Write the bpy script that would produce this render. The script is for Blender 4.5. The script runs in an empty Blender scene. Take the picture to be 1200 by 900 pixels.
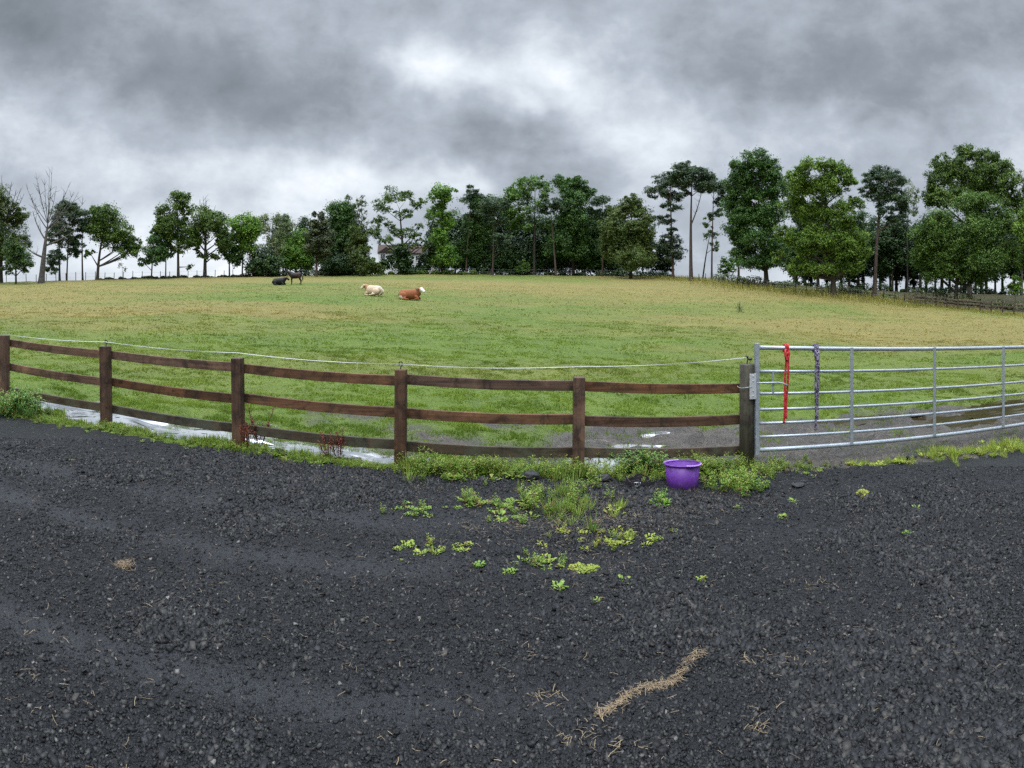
import bpy, math, random
import numpy as np
from mathutils import Vector, Matrix

C = bpy.context.scene
COL = C.collection
PI = math.pi
# ------------------------------------------------------------------ camera (stitched panorama = cylindrical lens)
F = 750.0          # pixels per radian in the 1200 px wide photograph
CX, HY = 600.0, 350.0
CAMZ = 1.65
cd = bpy.data.cameras.new('camera')
cam = bpy.data.objects.new('camera', cd)
COL.objects.link(cam)
cam.location = (0, 0, CAMZ)
cam.rotation_euler = (math.radians(90), 0, 0)
cd.type = 'PANO'
cd.panorama_type = 'CENTRAL_CYLINDRICAL'
cd.central_cylindrical_range_u_min = -600 / F
cd.central_cylindrical_range_u_max = 600 / F
cd.central_cylindrical_range_v_min = -(900 - HY) / F
cd.central_cylindrical_range_v_max = HY / F
cd.central_cylindrical_radius = 1.0
cd.lens = 17.4
cd.clip_start = 0.05
cd.clip_end = 20000
C.camera = cam

# ------------------------------------------------------------------ colour management, sun
C.render.engine = 'CYCLES'
C.view_settings.view_transform = 'Standard'
C.view_settings.look = 'None'
C.view_settings.exposure = 0.3
C.view_settings.gamma = 1.0
C.cycles.max_bounces = 6
C.cycles.transparent_max_bounces = 6
C.cycles.use_denoising = False
SUN_EL, SUN_AZ = 58.0, 205.0        # behind the photographer, to the left
sd = bpy.data.lights.new('sun', 'SUN')
sd.energy = 1.2
sd.angle = math.radians(25)
sd.color = (1.0, 0.97, 0.92)
so = bpy.data.objects.new('sun', sd)
COL.objects.link(so)
so.rotation_euler = (math.radians(90 - SUN_EL), 0, math.radians(180 - SUN_AZ))


class NT:
    """small node-tree helper"""
    def __init__(s, tree):
        s.t = tree
        s.n = tree.nodes
        s.n.clear()

    def node(s, typ, **kw):
        nd = s.n.new(typ)
        for k, v in kw.items():
            setattr(nd, k, v)
        return nd

    def put(s, sock, v):
        if v is None:
            return
        if hasattr(v, 'is_output') or isinstance(v, bpy.types.NodeSocket):
            s.t.links.new(v, sock)
        else:
            if isinstance(v, (tuple, list)) and len(v) == 3 and sock.type == 'RGBA':
                v = (*v, 1)
            sock.default_value = v

    def m(s, op, a, b=None, c=None, clamp=False):
        nd = s.node('ShaderNodeMath', operation=op, use_clamp=clamp)
        s.put(nd.inputs[0], a); s.put(nd.inputs[1], b); s.put(nd.inputs[2], c)
        return nd.outputs[0]

    def vm(s, op, a, b=None):
        nd = s.node('ShaderNodeVectorMath', operation=op)
        s.put(nd.inputs[0], a); s.put(nd.inputs[1], b)
        return nd.outputs[0]

    def mix(s, f, a, b):
        nd = s.node('ShaderNodeMix', data_type='RGBA')
        s.put(nd.inputs[0], f); s.put(nd.inputs[6], a); s.put(nd.inputs[7], b)
        return nd.outputs[2]

    def noise(s, vec, scale, detail=4, rough=0.55, dist=0.0, out=0):
        nd = s.node('ShaderNodeTexNoise')
        s.put(nd.inputs['Vector'], vec)
        nd.inputs['Scale'].default_value = scale
        nd.inputs['Detail'].default_value = detail
        nd.inputs['Roughness'].default_value = rough
        nd.inputs['Distortion'].default_value = dist
        return nd.outputs[out]

    def voro(s, vec, scale, out='Distance', feature='F1'):
        nd = s.node('ShaderNodeTexVoronoi', feature=feature)
        s.put(nd.inputs['Vector'], vec)
        nd.inputs['Scale'].default_value = scale
        return nd.outputs[out]

    def ramp(s, f, stops):
        nd = s.node('ShaderNodeValToRGB')
        el = nd.color_ramp.elements
        while len(el) < len(stops):
            el.new(0.5)
        for e, (p, c) in zip(el, stops):
            e.position = p
            e.color = (*c, 1) if len(c) == 3 else c
        s.put(nd.inputs[0], f)
        return nd.outputs[0]

    def rng(s, v, a, b, c=0.0, d=1.0, smooth=False):
        nd = s.node('ShaderNodeMapRange', interpolation_type='SMOOTHSTEP' if smooth else 'LINEAR')
        s.put(nd.inputs[0], v)
        for i, x in enumerate((a, b, c, d)):
            nd.inputs[i + 1].default_value = x
        return nd.outputs[0]


# ------------------------------------------------------------------ world: overcast sky, cloud deck over a Nishita sky
W = bpy.data.worlds.new('World')
C.world = W
W.use_nodes = True
n = NT(W.node_tree)
sky = n.node('ShaderNodeTexSky', sky_type='NISHITA', sun_disc=False)
sky.sun_elevation = math.radians(SUN_EL)
sky.sun_rotation = math.radians(SUN_AZ)
tc = n.node('ShaderNodeTexCoord').outputs['Generated']
sep = n.node('ShaderNodeSeparateXYZ')
n.put(sep.inputs[0], tc)
dx, dy, dz = sep.outputs
hor = n.m('SQRT', n.m('ADD', n.m('MULTIPLY', dx, dx), n.m('MULTIPLY', dy, dy)))
elev = n.m('DIVIDE', dz, n.m('MAXIMUM', hor, 0.001))            # tan of elevation
az = n.m('ARCTAN2', dx, dy)
den = n.m('ADD', n.m('MAXIMUM', dz, 0.0), 0.34)
comb = n.node('ShaderNodeCombineXYZ')
n.put(comb.inputs[0], n.m('DIVIDE', dx, den)); n.put(comb.inputs[1], n.m('DIVIDE', dy, den))
plane = comb.outputs[0]                                          # point on the cloud deck
mpz = n.node('ShaderNodeMapping'); n.put(mpz.inputs[0], tc); mpz.inputs['Scale'].default_value = (1.0, 1.0, 1.55)
puff = mpz.outputs[0]
n1 = n.mix(0.15, n.noise(puff, 2.8, 9, 0.55, 0.15), n.noise(plane, 1.5, 7, 0.55, 0.4))
n2 = n.noise(puff, 7.5, 8, 0.60, 0.15)
warp = n.noise(tc, 3.2, 5, 0.55, 0.0, out=1)
sw = n.node('ShaderNodeSeparateXYZ'); n.put(sw.inputs[0], warp)
azw = n.m('ADD', az, n.m('MULTIPLY', n.m('SUBTRACT', sw.outputs[0], 0.5), 0.34))
elw = n.m('ADD', elev, n.m('MULTIPLY', n.m('SUBTRACT', sw.outputs[1], 0.5), 0.22))
val = n.m('ADD', 0.49, n.m('MULTIPLY', n.m('SUBTRACT', n1, 0.5), 0.9))
val = n.m('ADD', val, n.m('MULTIPLY', n.m('SUBTRACT', n2, 0.5), 0.55))
val = n.m('ADD', val, n.m('MULTIPLY', n.m('SUBTRACT', n.noise(puff, 19.0, 6, 0.6, 0.4), 0.5), 0.22))
# the deck's thick and thin places: (azimuth, tan elevation, half sizes, brightness)
BLOBS = [(100, 40, 150, 70, -.20), (40, 10, 100, 60, -.10), (330, 130, 110, 60, -.22), (570, 160, 80, 34, -.16), (430, 30, 110, 40, -.06),
         (960, 110, 160, 80, -.15), (760, 60, 90, 60, -.10), (1130, 60, 120, 80, -.03), (620, 20, 100, 30, -.12), (600, 195, 80, 25, -.12),
         (490, 85, 40, 34, .24), (540, 100, 46, 26, .22), (660, 85, 42, 40, .28), (690, 120, 40, 30, .16), (765, 165, 60, 34, .25), (610, 135, 20, 16, .22), (590, 100, 24, 22, .10),
         (240, 140, 40, 24, .12), (60, 150, 120, 50, .12), (380, 200, 140, 30, .22), (520, 205, 50, 16, .25), (150, 300, 220, 34, .20),
         (100, 210, 160, 40, .06), (1000, 180, 200, 34, .10), (900, 170, 100, 30, .08), (760, 40, 60, 40, .10), (1160, 150, 90, 40, .06)]
for (bx, by, sx, sy, amp) in BLOBS:
    a0, e0 = (bx - CX) / F, (HY - by) / F
    p = n.m('MULTIPLY', n.m('SUBTRACT', azw, a0), F / sx * 0.8)
    q = n.m('MULTIPLY', n.m('SUBTRACT', elw, e0), F / sy * 0.8)
    amp = amp * (1.3 if amp < 0 else 1.1)
    g = n.m('POWER', 2.718, n.m('MULTIPLY', n.m('ADD', n.m('MULTIPLY', p, p), n.m('MULTIPLY', q, q)), -1.0))
    val = n.m('ADD', val, n.m('MULTIPLY', g, amp))
low = n.rng(elev, 0.14, 0.0, 0.0, 0.10, True)                    # paler towards the horizon
val = n.m('ADD', val, low)
ccol = n.ramp(val, [(0.0, (.166, .190, .218)), (0.25, (.246, .279, .320)), (0.5, (.405, .452, .515)), (0.75, (.65, .70, .76)), (1.0, (.93, .965, 1.0))])
zen = n.rng(elev, 0.55, 1.5, 1.0, 7.5, True)                     # added brightness in the unseen sky overhead, to light the ground
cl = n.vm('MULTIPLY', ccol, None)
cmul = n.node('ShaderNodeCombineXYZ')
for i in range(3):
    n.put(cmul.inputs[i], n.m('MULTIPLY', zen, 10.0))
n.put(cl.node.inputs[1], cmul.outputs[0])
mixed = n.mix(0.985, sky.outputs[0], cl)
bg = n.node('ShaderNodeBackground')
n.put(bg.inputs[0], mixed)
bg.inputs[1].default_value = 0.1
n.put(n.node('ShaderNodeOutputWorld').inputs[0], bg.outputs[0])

# ------------------------------------------------------------------ numpy noise and terrain
def _h(ix, iy, s):
    v = (ix.astype(np.int64) * 374761393 + iy.astype(np.int64) * 668265263 + s * 974634721) & 0xffffffff
    v = ((v ^ (v >> 13)) * 1274126177) & 0xffffffff
    return ((v ^ (v >> 16)) & 0xffffff) / 0xffffff


def vnoise(x, y, s=0):
    x = np.asarray(x, float); y = np.asarray(y, float)
    ix, iy = np.floor(x), np.floor(y)
    fx, fy = x - ix, y - iy
    fx = fx * fx * (3 - 2 * fx); fy = fy * fy * (3 - 2 * fy)
    a, b = _h(ix, iy, s), _h(ix + 1, iy, s)
    c, d = _h(ix, iy + 1, s), _h(ix + 1, iy + 1, s)
    return a + (b - a) * fx + (c - a) * fy + (a - b - c + d) * fx * fy


def fbm(x, y, sc, octv=4, s=0):
    t, amp, tot = 0, 1.0, 0
    for k in range(octv):
        t = t + amp * vnoise(np.asarray(x) * sc * 2 ** k + 17.3 * k, np.asarray(y) * sc * 2 ** k - 9.1 * k, s + k)
        tot += amp; amp *= 0.5
    return t / tot


def sst(v, a, b):
    t = np.clip((np.asarray(v, float) - a) / (b - a), 0, 1)
    return t * t * (3 - 2 * t)


FY = 6.43                                                        # the near fence runs along y = FY
_PX = [-700, -200, 0, 100, 300, 500, 700, 800, 900, 980, 1060, 1200, 1400, 1900]
_CR = [80, 92, 95, 97, 105, 112, 112, 108, 102, 98, 95, 88, 85, 80]       # crest distance
_CY = [336, 333, 331, 328, 324, 321, 323, 326, 332, 338, 342, 346, 349, 352]
_CP = [1.5, 1.5, 1.5, 1.5, 1.5, 1.5, 1.6, 1.65, 1.8, 2.1, 3.2, 4.2, 4.2, 4.2]
PUD = [(-6.3, 6.98, 1.0, .50), (-4.9, 6.92, .92, .46), (-3.55, 6.80, .85, .40), (-2.2, 6.72, .62, .24), (-1.25, 6.62, .45, .17),
       (.95, 6.85, .50, .30), (.95, 7.85, .24, .10), (1.55, 7.60, .30, .12), (1.9, 8.3, .22, .08), (.35, 6.75, .3, .18), (6.9, 7.9, 1.5, .5), (5.0, 8.6, 1.0, .24), (8.2, 8.5, 1.3, .45), (-3.2, 7.6, .25, .08)]


_RX, _RR = [760, 830, 870, 900, 980, 1060, 1130, 1200, 1300, 1420], [108, 102, 92, 86, 82, 78, 70, 62, 55, 50]
def RF(px):                                                      # distance of the field's right-hand boundary
    return float(np.interp(px, _RX, _RR))


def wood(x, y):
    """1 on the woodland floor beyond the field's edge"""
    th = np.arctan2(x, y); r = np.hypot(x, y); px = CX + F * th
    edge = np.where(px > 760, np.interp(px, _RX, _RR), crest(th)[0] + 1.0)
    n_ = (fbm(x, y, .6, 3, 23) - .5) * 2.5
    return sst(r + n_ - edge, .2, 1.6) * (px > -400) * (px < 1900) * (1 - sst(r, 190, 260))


def base(x):
    return -.075 - .033 * np.clip(x, -14, 14)


def crest(th):
    px = CX + F * th
    R = np.interp(px, _PX, _CR)
    z = CAMZ + (HY - np.interp(px, _PX, _CY)) * R / F
    return R, z, np.interp(px, _PX, _CP)


def big(x, y):
    th = np.arctan2(x, y); r = np.hypot(x, y)
    R, zc, p = crest(th)
    r0 = FY / np.maximum(np.cos(th), .2)
    b = base(x)
    t = np.clip((r - r0) / (R - r0), 0, 1)
    z = b + (zc - b) * t ** p
    s = np.maximum(r - R, 0)
    z = z - 32 * (1 - np.exp(-(s * s / (s + 18)) / 330.0))
    return z


def yard_edge(x):
    return np.interp(x, [-14, -6.5, -3, 0, 2.5, 3.6, 5.7, 9, 14], [5.55, 5.85, 6.2, 6.15, 6.15, 6.02, 5.62, 5.4, 5.2]) + .22 * (fbm(x, x * 0 + 3.3, 1.6, 3, 5) - .5)


def pud_mask(x, y, i):
    cx, cy, a, b = PUD[i]
    d = np.sqrt(((x - cx) / a) ** 2 + ((y - cy) / b) ** 2)
    d = d + 1.5 * (fbm(x, y, 3.2, 5, 40 + i) - .5)
    return 1 - sst(d, .72, 1.25)


PLEV = [float(big(np.array(p[0]), np.array(p[1]))) - .012 for p in PUD]


def mud(x, y):
    m = sst(x, .1, 2.8) * (1 - sst(y, 7.6, 9.4)) * sst(y, 5.0, 6.0)
    m = m * .95 + .57 * (1 - sst(np.abs(y - 7.6), .4, 2.8)) * sst(x, -5.5, -.5) * (1 - sst(x, 10, 14))
    m = m + (fbm(x, y, 1.5, 5, 70) - .5) * 1.25
    for i in range(len(PUD)):
        m = np.maximum(m, pud_mask(x, y, i) * .9)
    return np.clip(sst(m, .30, .72), 0, 1)


def dry(x, y):
    r = np.hypot(x, y)
    d = sst(r, 15, 34) * .58 + .15 * sst(r, 9, 16)
    n_ = fbm(x * .55, y, .085, 5, 90)
    n2_ = fbm(x * .5, y, .35, 4, 91)
    d = d + (n_ - .5) * 2.1 * sst(r, 10, 26) + (n2_ - .5) * .9
    d = d - .30 * (1 - sst(np.abs(r - 44), 3, 10)) * sst(-x, -6, 10)
    d = d + .24 * sst(x, 8, 26) * sst(r, 18, 30)
    px = CX + F * np.arctan2(x, y)
    d = d - .6 * (1 - sst(np.interp(px, _RX, _RR) - r, .5, 7)) * sst(px, 800, 900) * (y > 0)
    return np.clip(d, 0, 1)


def track(x, y):
    """trodden, finer wheel tracks curving across the left of the yard"""
    t = 0
    for off, w_ in ((4.15, .20), (5.0, .24), (2.75, .16)):
        yy = off + .10 * x + .12 * np.sin(x * .6)
        t = np.maximum(t, np.exp(-((y - yy) / w_) ** 2))
    t = t * (1 - .8 * sst(x, -1.2, 1.2)) * (.45 + 1.1 * fbm(x, y, 1.3, 4, 28))
    return np.clip(t, 0, 1)


def zf(x, y, fine=True):
    x = np.asarray(x, float); y = np.asarray(y, float)
    z = big(x, y)
    r = np.hypot(x, y)
    isy = 1 - sst(y, yard_edge(x) - .1, yard_edge(x) + .2)
    if fine:
        f = (fbm(x, y, 2.2, 4, 11) - .5) * .11 + (fbm(x, y, .35, 3, 12) - .5) * .22 * sst(r, 8, 20)
        f = f + (fbm(x, y, 7.0, 3, 14) - .5) * .06 * (1 - sst(r, 12, 30))
        f = f + (fbm(x, y, 4.0, 4, 16) - .5) * .17 * sst(x, -1.5, 1) * (1 - sst(y, 8.5, 10)) * (1 - sst(x, 12, 14))
        g = (fbm(x, y, 1.4, 3, 13) - .5) * .05 + (fbm(x, y, 9, 3, 15) - .5) * .018
        # wheel ruts across the yard
        for off in (4.15, 5.0, 2.75):
            yy = off + .10 * x + .12 * np.sin(x * .6)
            g = g - .022 * np.exp(-((y - yy) / .16) ** 2)
        z = z + np.where(y > 0, f * (1 - isy) + g * isy, g)
    for i in range(len(PUD)):
        m = pud_mask(x, y, i)
        z = z * (1 - m) + (PLEV[i] - .022) * m
    return z


def ray(px, py):
    th = (px - CX) / F
    return th, (HY - py) / F


def at(px, py, fine=True):
    th, e = ray(px, py)
    r = np.concatenate([np.arange(1.2, 20, .01), np.arange(20, 130, .1)])
    d = CAMZ + e * r - zf(r * math.sin(th), r * math.cos(th), fine)
    i = int(np.argmax(d < 0)) if (d < 0).any() else len(r) - 1
    q = r[i]
    x, y = q * math.sin(th), q * math.cos(th)
    return Vector((x, y, float(zf(x, y, fine))))


def at_r(px, R):
    th = (px - CX) / F
    x, y = R * math.sin(th), R * math.cos(th)
    return Vector((x, y, float(zf(x, y))))


# ------------------------------------------------------------------ mesh helpers
def fast_mesh(name, v, q, mats, attrs=None, smooth=False, fmat=None):
    """v (N,3), q (M,K) faces of one size"""
    v = np.ascontiguousarray(v, np.float32); q = np.ascontiguousarray(q, np.int32)
    me = bpy.data.meshes.new(name)
    M, K = q.shape
    me.vertices.add(len(v)); me.vertices.foreach_set('co', v.ravel())
    me.loops.add(M * K); me.loops.foreach_set('vertex_index', q.ravel())
    me.polygons.add(M)
    me.polygons.foreach_set('loop_start', np.arange(0, M * K, K, dtype=np.int32))
    me.polygons.foreach_set('loop_total', np.full(M, K, np.int32))
    if smooth:
        me.polygons.foreach_set('use_smooth', np.ones(M, bool))
    for m_ in (mats if isinstance(mats, (list, tuple)) else [mats]):
        me.materials.append(m_)
    if fmat is not None:
        me.polygons.foreach_set('material_index', fmat.astype(np.int32))
    for k, (dom, arr) in (attrs or {}).items():
        a = me.attributes.new(k, 'FLOAT', dom)
        a.data.foreach_set('value', np.ascontiguousarray(arr, np.float32))
    me.update(calc_edges=True)
    me.validate()
    return me


def link(name, me, parent=None, loc=None, rz=None):
    o = bpy.data.objects.new(name, me)
    COL.objects.link(o)
    if parent is not None:
        o.parent = parent
    if loc is not None:
        o.location = loc
    if rz is not None:
        o.rotation_euler = (0, 0, rz)
    return o


def tag(o, label=None, cat=None, group=None, kind=None):
    if label: o['label'] = label
    if cat: o['category'] = cat
    if group: o['group'] = group
    if kind: o['kind'] = kind
    return o


def thing(name, label, cat, loc=(0, 0, 0), rz=0, group=None):
    o = link(name, None, None, loc, rz)
    o.empty_display_size = .2
    return tag(o, label, cat, group)


def dup(root, loc, rz=0, sc=1.0, label=None, group=None):
    r = root.copy(); COL.objects.link(r)
    r.location = loc; r.rotation_euler = (0, 0, rz); r.scale = (sc, sc, sc)
    if label: r['label'] = label
    if group: r['group'] = group
    for ch in list(root.children):
        c = ch.copy(); COL.objects.link(c); c.parent = r
        for g in list(ch.children):
            d = g.copy(); COL.objects.link(d); d.parent = c
    return r


class MB:
    def __init__(s):
        s.v = []; s.f = []

    def add(s, vs, fs):
        b = len(s.v)
        s.v += [tuple(p) for p in vs]
        s.f += [tuple(i + b for i in f) for f in fs]
        return s

    def box(s, c, size, rot=None):
        hx, hy, hz = (d / 2 for d in size)
        P = [Vector((x, y, z)) for x in (-hx, hx) for y in (-hy, hy) for z in (-hz, hz)]
        if rot is not None:
            P = [rot @ p for p in P]
        c = Vector(c)
        return s.add([p + c for p in P], [(0, 1, 3, 2), (4, 6, 7, 5), (0, 4, 5, 1), (2, 3, 7, 6), (0, 2, 6, 4), (1, 5, 7, 3)])

    def beam(s, a, b, w, h):
        """rectangular bar from a to b, w across (horizontal), h high"""
        a, b = Vector(a), Vector(b)
        d = (b - a).normalized()
        side = d.cross(Vector((0, 0, 1)))
        side = side.normalized() if side.length > 1e-4 else Vector((1, 0, 0))
        up = side.cross(d)
        P = []
        for e in (a, b):
            for sx, sz in ((-1, -1), (1, -1), (1, 1), (-1, 1)):
                P.append(e + side * (w / 2 * sx) + up * (h / 2 * sz))
        return s.add(P, [(0, 1, 2, 3), (7, 6, 5, 4), (0, 4, 5, 1), (1, 5, 6, 2), (2, 6, 7, 3), (3, 7, 4, 0)])

    def tube(s, path, rad, nn=8, cap=True):
        path = [Vector(p) for p in path]
        if not hasattr(rad, '__len__'):
            rad = [rad] * len(path)
        ref = Vector((0, 0, 1))
        rings = []
        u = None
        for i, p in enumerate(path):
            d = (path[min(i + 1, len(path) - 1)] - path[max(i - 1, 0)])
            d = d.normalized() if d.length > 1e-9 else Vector((0, 0, 1))
            if u is None:
                u = d.cross(ref if abs(d.z) < .9 else Vector((1, 0, 0))).normalized()
            else:
                u = (u - d * u.dot(d))
                u = u.normalized() if u.length > 1e-6 else d.orthogonal().normalized()
            w = d.cross(u)
            rr = rad[i]
            ra, rb = rr if hasattr(rr, '__len__') else (rr, rr)
            rings.append([p + u * (ra * math.cos(2 * PI * k / nn)) + w * (rb * math.sin(2 * PI * k / nn)) for k in range(nn)])
        vs = [q for r in rings for q in r]
        fs = []
        for i in range(len(path) - 1):
            for k in range(nn):
                a, b = i * nn + k, i * nn + (k + 1) % nn
                fs.append((a, b, b + nn, a + nn))
        if cap:
            fs.append(tuple(range(nn - 1, -1, -1)))
            fs.append(tuple((len(path) - 1) * nn + k for k in range(nn)))
        return s.add(vs, fs)

    def ball(s, c, r, nu=12, nv=8, rot=None):
        c = Vector(c); rx, ry, rz = r if hasattr(r, '__len__') else (r, r, r)
        vs = [Vector((0, 0, -rz))]
        for j in range(1, nv):
            t = -PI / 2 + PI * j / nv
            for k in range(nu):
                a = 2 * PI * k / nu
                vs.append(Vector((rx * math.cos(t) * math.cos(a), ry * math.cos(t) * math.sin(a), rz * math.sin(t))))
        vs.append(Vector((0, 0, rz)))
        fs = []
        for k in range(nu):
            fs.append((0, 1 + (k + 1) % nu, 1 + k))
            top = len(vs) - 1
            b = 1 + (nv - 2) * nu
            fs.append((top, b + k, b + (k + 1) % nu))
        for j in range(nv - 2):
            for k in range(nu):
                a = 1 + j * nu + k; b = 1 + j * nu + (k + 1) % nu
                fs.append((a, b, b + nu, a + nu))
        if rot is not None:
            vs = [rot @ p for p in vs]
        return s.add([p + c for p in vs], fs)

    def lathe(s, prof, nn=32, c=(0, 0, 0), closed=True):
        c = Vector(c)
        vs = []
        for (r, z) in prof:
            for k in range(nn):
                a = 2 * PI * k / nn
                vs.append(c + Vector((r * math.cos(a), r * math.sin(a), z)))
        fs = []
        m_ = len(prof)
        for i in range(m_ if closed else m_ - 1):
            for k in range(nn):
                a, b = i * nn + k, i * nn + (k + 1) % nn
                i2 = (i + 1) % m_
                fs.append((a, b, i2 * nn + (k + 1) % nn, i2 * nn + k))
        return s.add(vs, fs)

    def build(s, name, mat, parent=None, smooth=False, bevel=0, loc=None, off=None):
        me = bpy.data.meshes.new(name)
        vs = s.v if off is None else [(p[0] - off[0], p[1] - off[1], p[2] - off[2]) for p in s.v]
        me.from_pydata(vs, [], s.f)
        me.materials.append(mat)
        if smooth:
            me.polygons.foreach_set('use_smooth', [True] * len(me.polygons))
        me.update()
        o = link(name, me, parent, loc)
        if bevel:
            b = o.modifiers.new('bevel', 'BEVEL'); b.width = bevel; b.segments = 2
        return o


# ------------------------------------------------------------------ materials
def mat(name):
    m_ = bpy.data.materials.new(name)
    m_.use_nodes = True
    return m_, NT(m_.node_tree)


def finish(n, shader, disp=None):
    o = n.node('ShaderNodeOutputMaterial')
    n.put(o.inputs[0], shader)


def pbsdf(n, col, rough=.6, metal=0.0, spec=.5, normal=None, **kw):
    b = n.node('ShaderNodeBsdfPrincipled')
    n.put(b.inputs['Base Color'], col)
    n.put(b.inputs['Roughness'], rough)
    n.put(b.inputs['Metallic'], metal)
    n.put(b.inputs['Specular IOR Level'], spec)
    if normal is not None:
        n.put(b.inputs['Normal'], normal)
    for k, v in kw.items():
        n.put(b.inputs[k], v)
    return b.outputs[0]


def bump(n, h, strength=.5, dist=.01):
    b = n.node('ShaderNodeBump')
    b.inputs['Strength'].default_value = strength
    b.inputs['Distance'].default_value = dist
    n.put(b.inputs['Height'], h)
    return b.outputs[0]


def pos(n):
    return n.node('ShaderNodeNewGeometry').outputs['Position']


def objc(n):
    return n.node('ShaderNodeTexCoord').outputs['Object']


def attr(n, name):
    return n.node('ShaderNodeAttribute', attribute_name=name).outputs['Fac']


def simple(name, col, rough=.6, metal=0.0, spec=.5, var=.15, sc=8.0, bmp=0.0):
    m_, n = mat(name)
    f = n.noise(objc(n), sc, 5, .6)
    c = n.mix(f, tuple(x * (1 - var) for x in col), tuple(min(1, x * (1 + var)) for x in col))
    finish(n, pbsdf(n, c, rough, metal, spec, bump(n, f, bmp, .01) if bmp else None))
    return m_


def leaf_mat(name, dark, light, trans=.25, rough=.55, odd=None):
    m_, n = mat(name)
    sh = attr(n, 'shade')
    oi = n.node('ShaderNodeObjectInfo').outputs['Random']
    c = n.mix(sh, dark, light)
    if 'weed' in name or 'nettle' in name:                        # yellowing and dead leaves among the green
        wn = n.node('ShaderNodeTexWhiteNoise'); n.put(wn.inputs[0], n.vm('SNAP', pos(n), (.03, .03, .03)))
        c = n.mix(n.rng(wn.outputs[0], .82, .84, 0, .8), c, (.30, .26, .06)); c = n.mix(n.rng(wn.outputs[0], .93, .94, 0, .85), c, (.20, .12, .06))
    if odd:
        c = n.mix(n.rng(n.noise(pos(n), .45, 3), .58, .74, 0, .4), c, odd)
    hsv = n.node('ShaderNodeHueSaturation')
    n.put(hsv.inputs['Color'], c)
    n.put(hsv.inputs['Value'], n.rng(oi, 0, 1, 1.05, 1.38))
    n.put(hsv.inputs['Hue'], n.rng(oi, 0, 1, .49, .508))
    c = hsv.outputs[0]
    p = pbsdf(n, c, rough, 0, .35)
    t = n.node('ShaderNodeBsdfTranslucent')
    n.put(t.inputs[0], c)
    mx = n.node('ShaderNodeMixShader')
    mx.inputs[0].default_value = trans
    n.put(mx.inputs[1], p); n.put(mx.inputs[2], t.outputs[0])
    finish(n, mx.outputs[0])
    return m_


LEAF = {
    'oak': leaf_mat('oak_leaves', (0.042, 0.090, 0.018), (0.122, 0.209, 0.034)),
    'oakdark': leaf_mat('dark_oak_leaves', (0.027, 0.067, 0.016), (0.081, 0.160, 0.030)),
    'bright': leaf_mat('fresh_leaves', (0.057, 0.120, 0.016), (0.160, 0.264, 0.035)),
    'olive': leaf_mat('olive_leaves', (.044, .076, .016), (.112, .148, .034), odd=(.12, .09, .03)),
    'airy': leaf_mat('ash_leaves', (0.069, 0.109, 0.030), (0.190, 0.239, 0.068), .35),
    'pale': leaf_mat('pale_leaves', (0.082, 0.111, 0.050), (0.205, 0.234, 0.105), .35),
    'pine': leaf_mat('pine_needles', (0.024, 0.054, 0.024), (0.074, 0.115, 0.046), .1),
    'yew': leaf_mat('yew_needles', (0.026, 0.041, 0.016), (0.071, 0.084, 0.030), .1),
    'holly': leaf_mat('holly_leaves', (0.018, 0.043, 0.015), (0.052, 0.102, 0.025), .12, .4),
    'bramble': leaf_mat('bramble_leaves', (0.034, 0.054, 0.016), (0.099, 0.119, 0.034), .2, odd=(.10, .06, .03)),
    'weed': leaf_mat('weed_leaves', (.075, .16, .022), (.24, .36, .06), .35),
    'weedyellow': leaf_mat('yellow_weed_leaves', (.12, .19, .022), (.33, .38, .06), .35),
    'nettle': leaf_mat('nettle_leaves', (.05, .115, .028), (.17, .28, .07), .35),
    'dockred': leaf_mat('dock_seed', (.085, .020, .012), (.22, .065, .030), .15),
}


def grass_mat():
    """green / dry mix from the 'dry' attribute, per-blade 'shade'"""
    m_, n = mat('grass_blades')
    sh, d = attr(n, 'shade'), attr(n, 'dry')
    g = n.mix(sh, (.085, .155, .012), (.265, .37, .045))
    t = n.mix(sh, (.21, .185, .042), (.42, .345, .105))
    c = n.mix(d, g, t)
    p = pbsdf(n, c, .55, 0, .3)
    tr = n.node('ShaderNodeBsdfTranslucent'); n.put(tr.inputs[0], c)
    mx = n.node('ShaderNodeMixShader'); mx.inputs[0].default_value = .42
    n.put(mx.inputs[1], p); n.put(mx.inputs[2], tr.outputs[0])
    finish(n, mx.outputs[0])
    return m_


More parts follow.
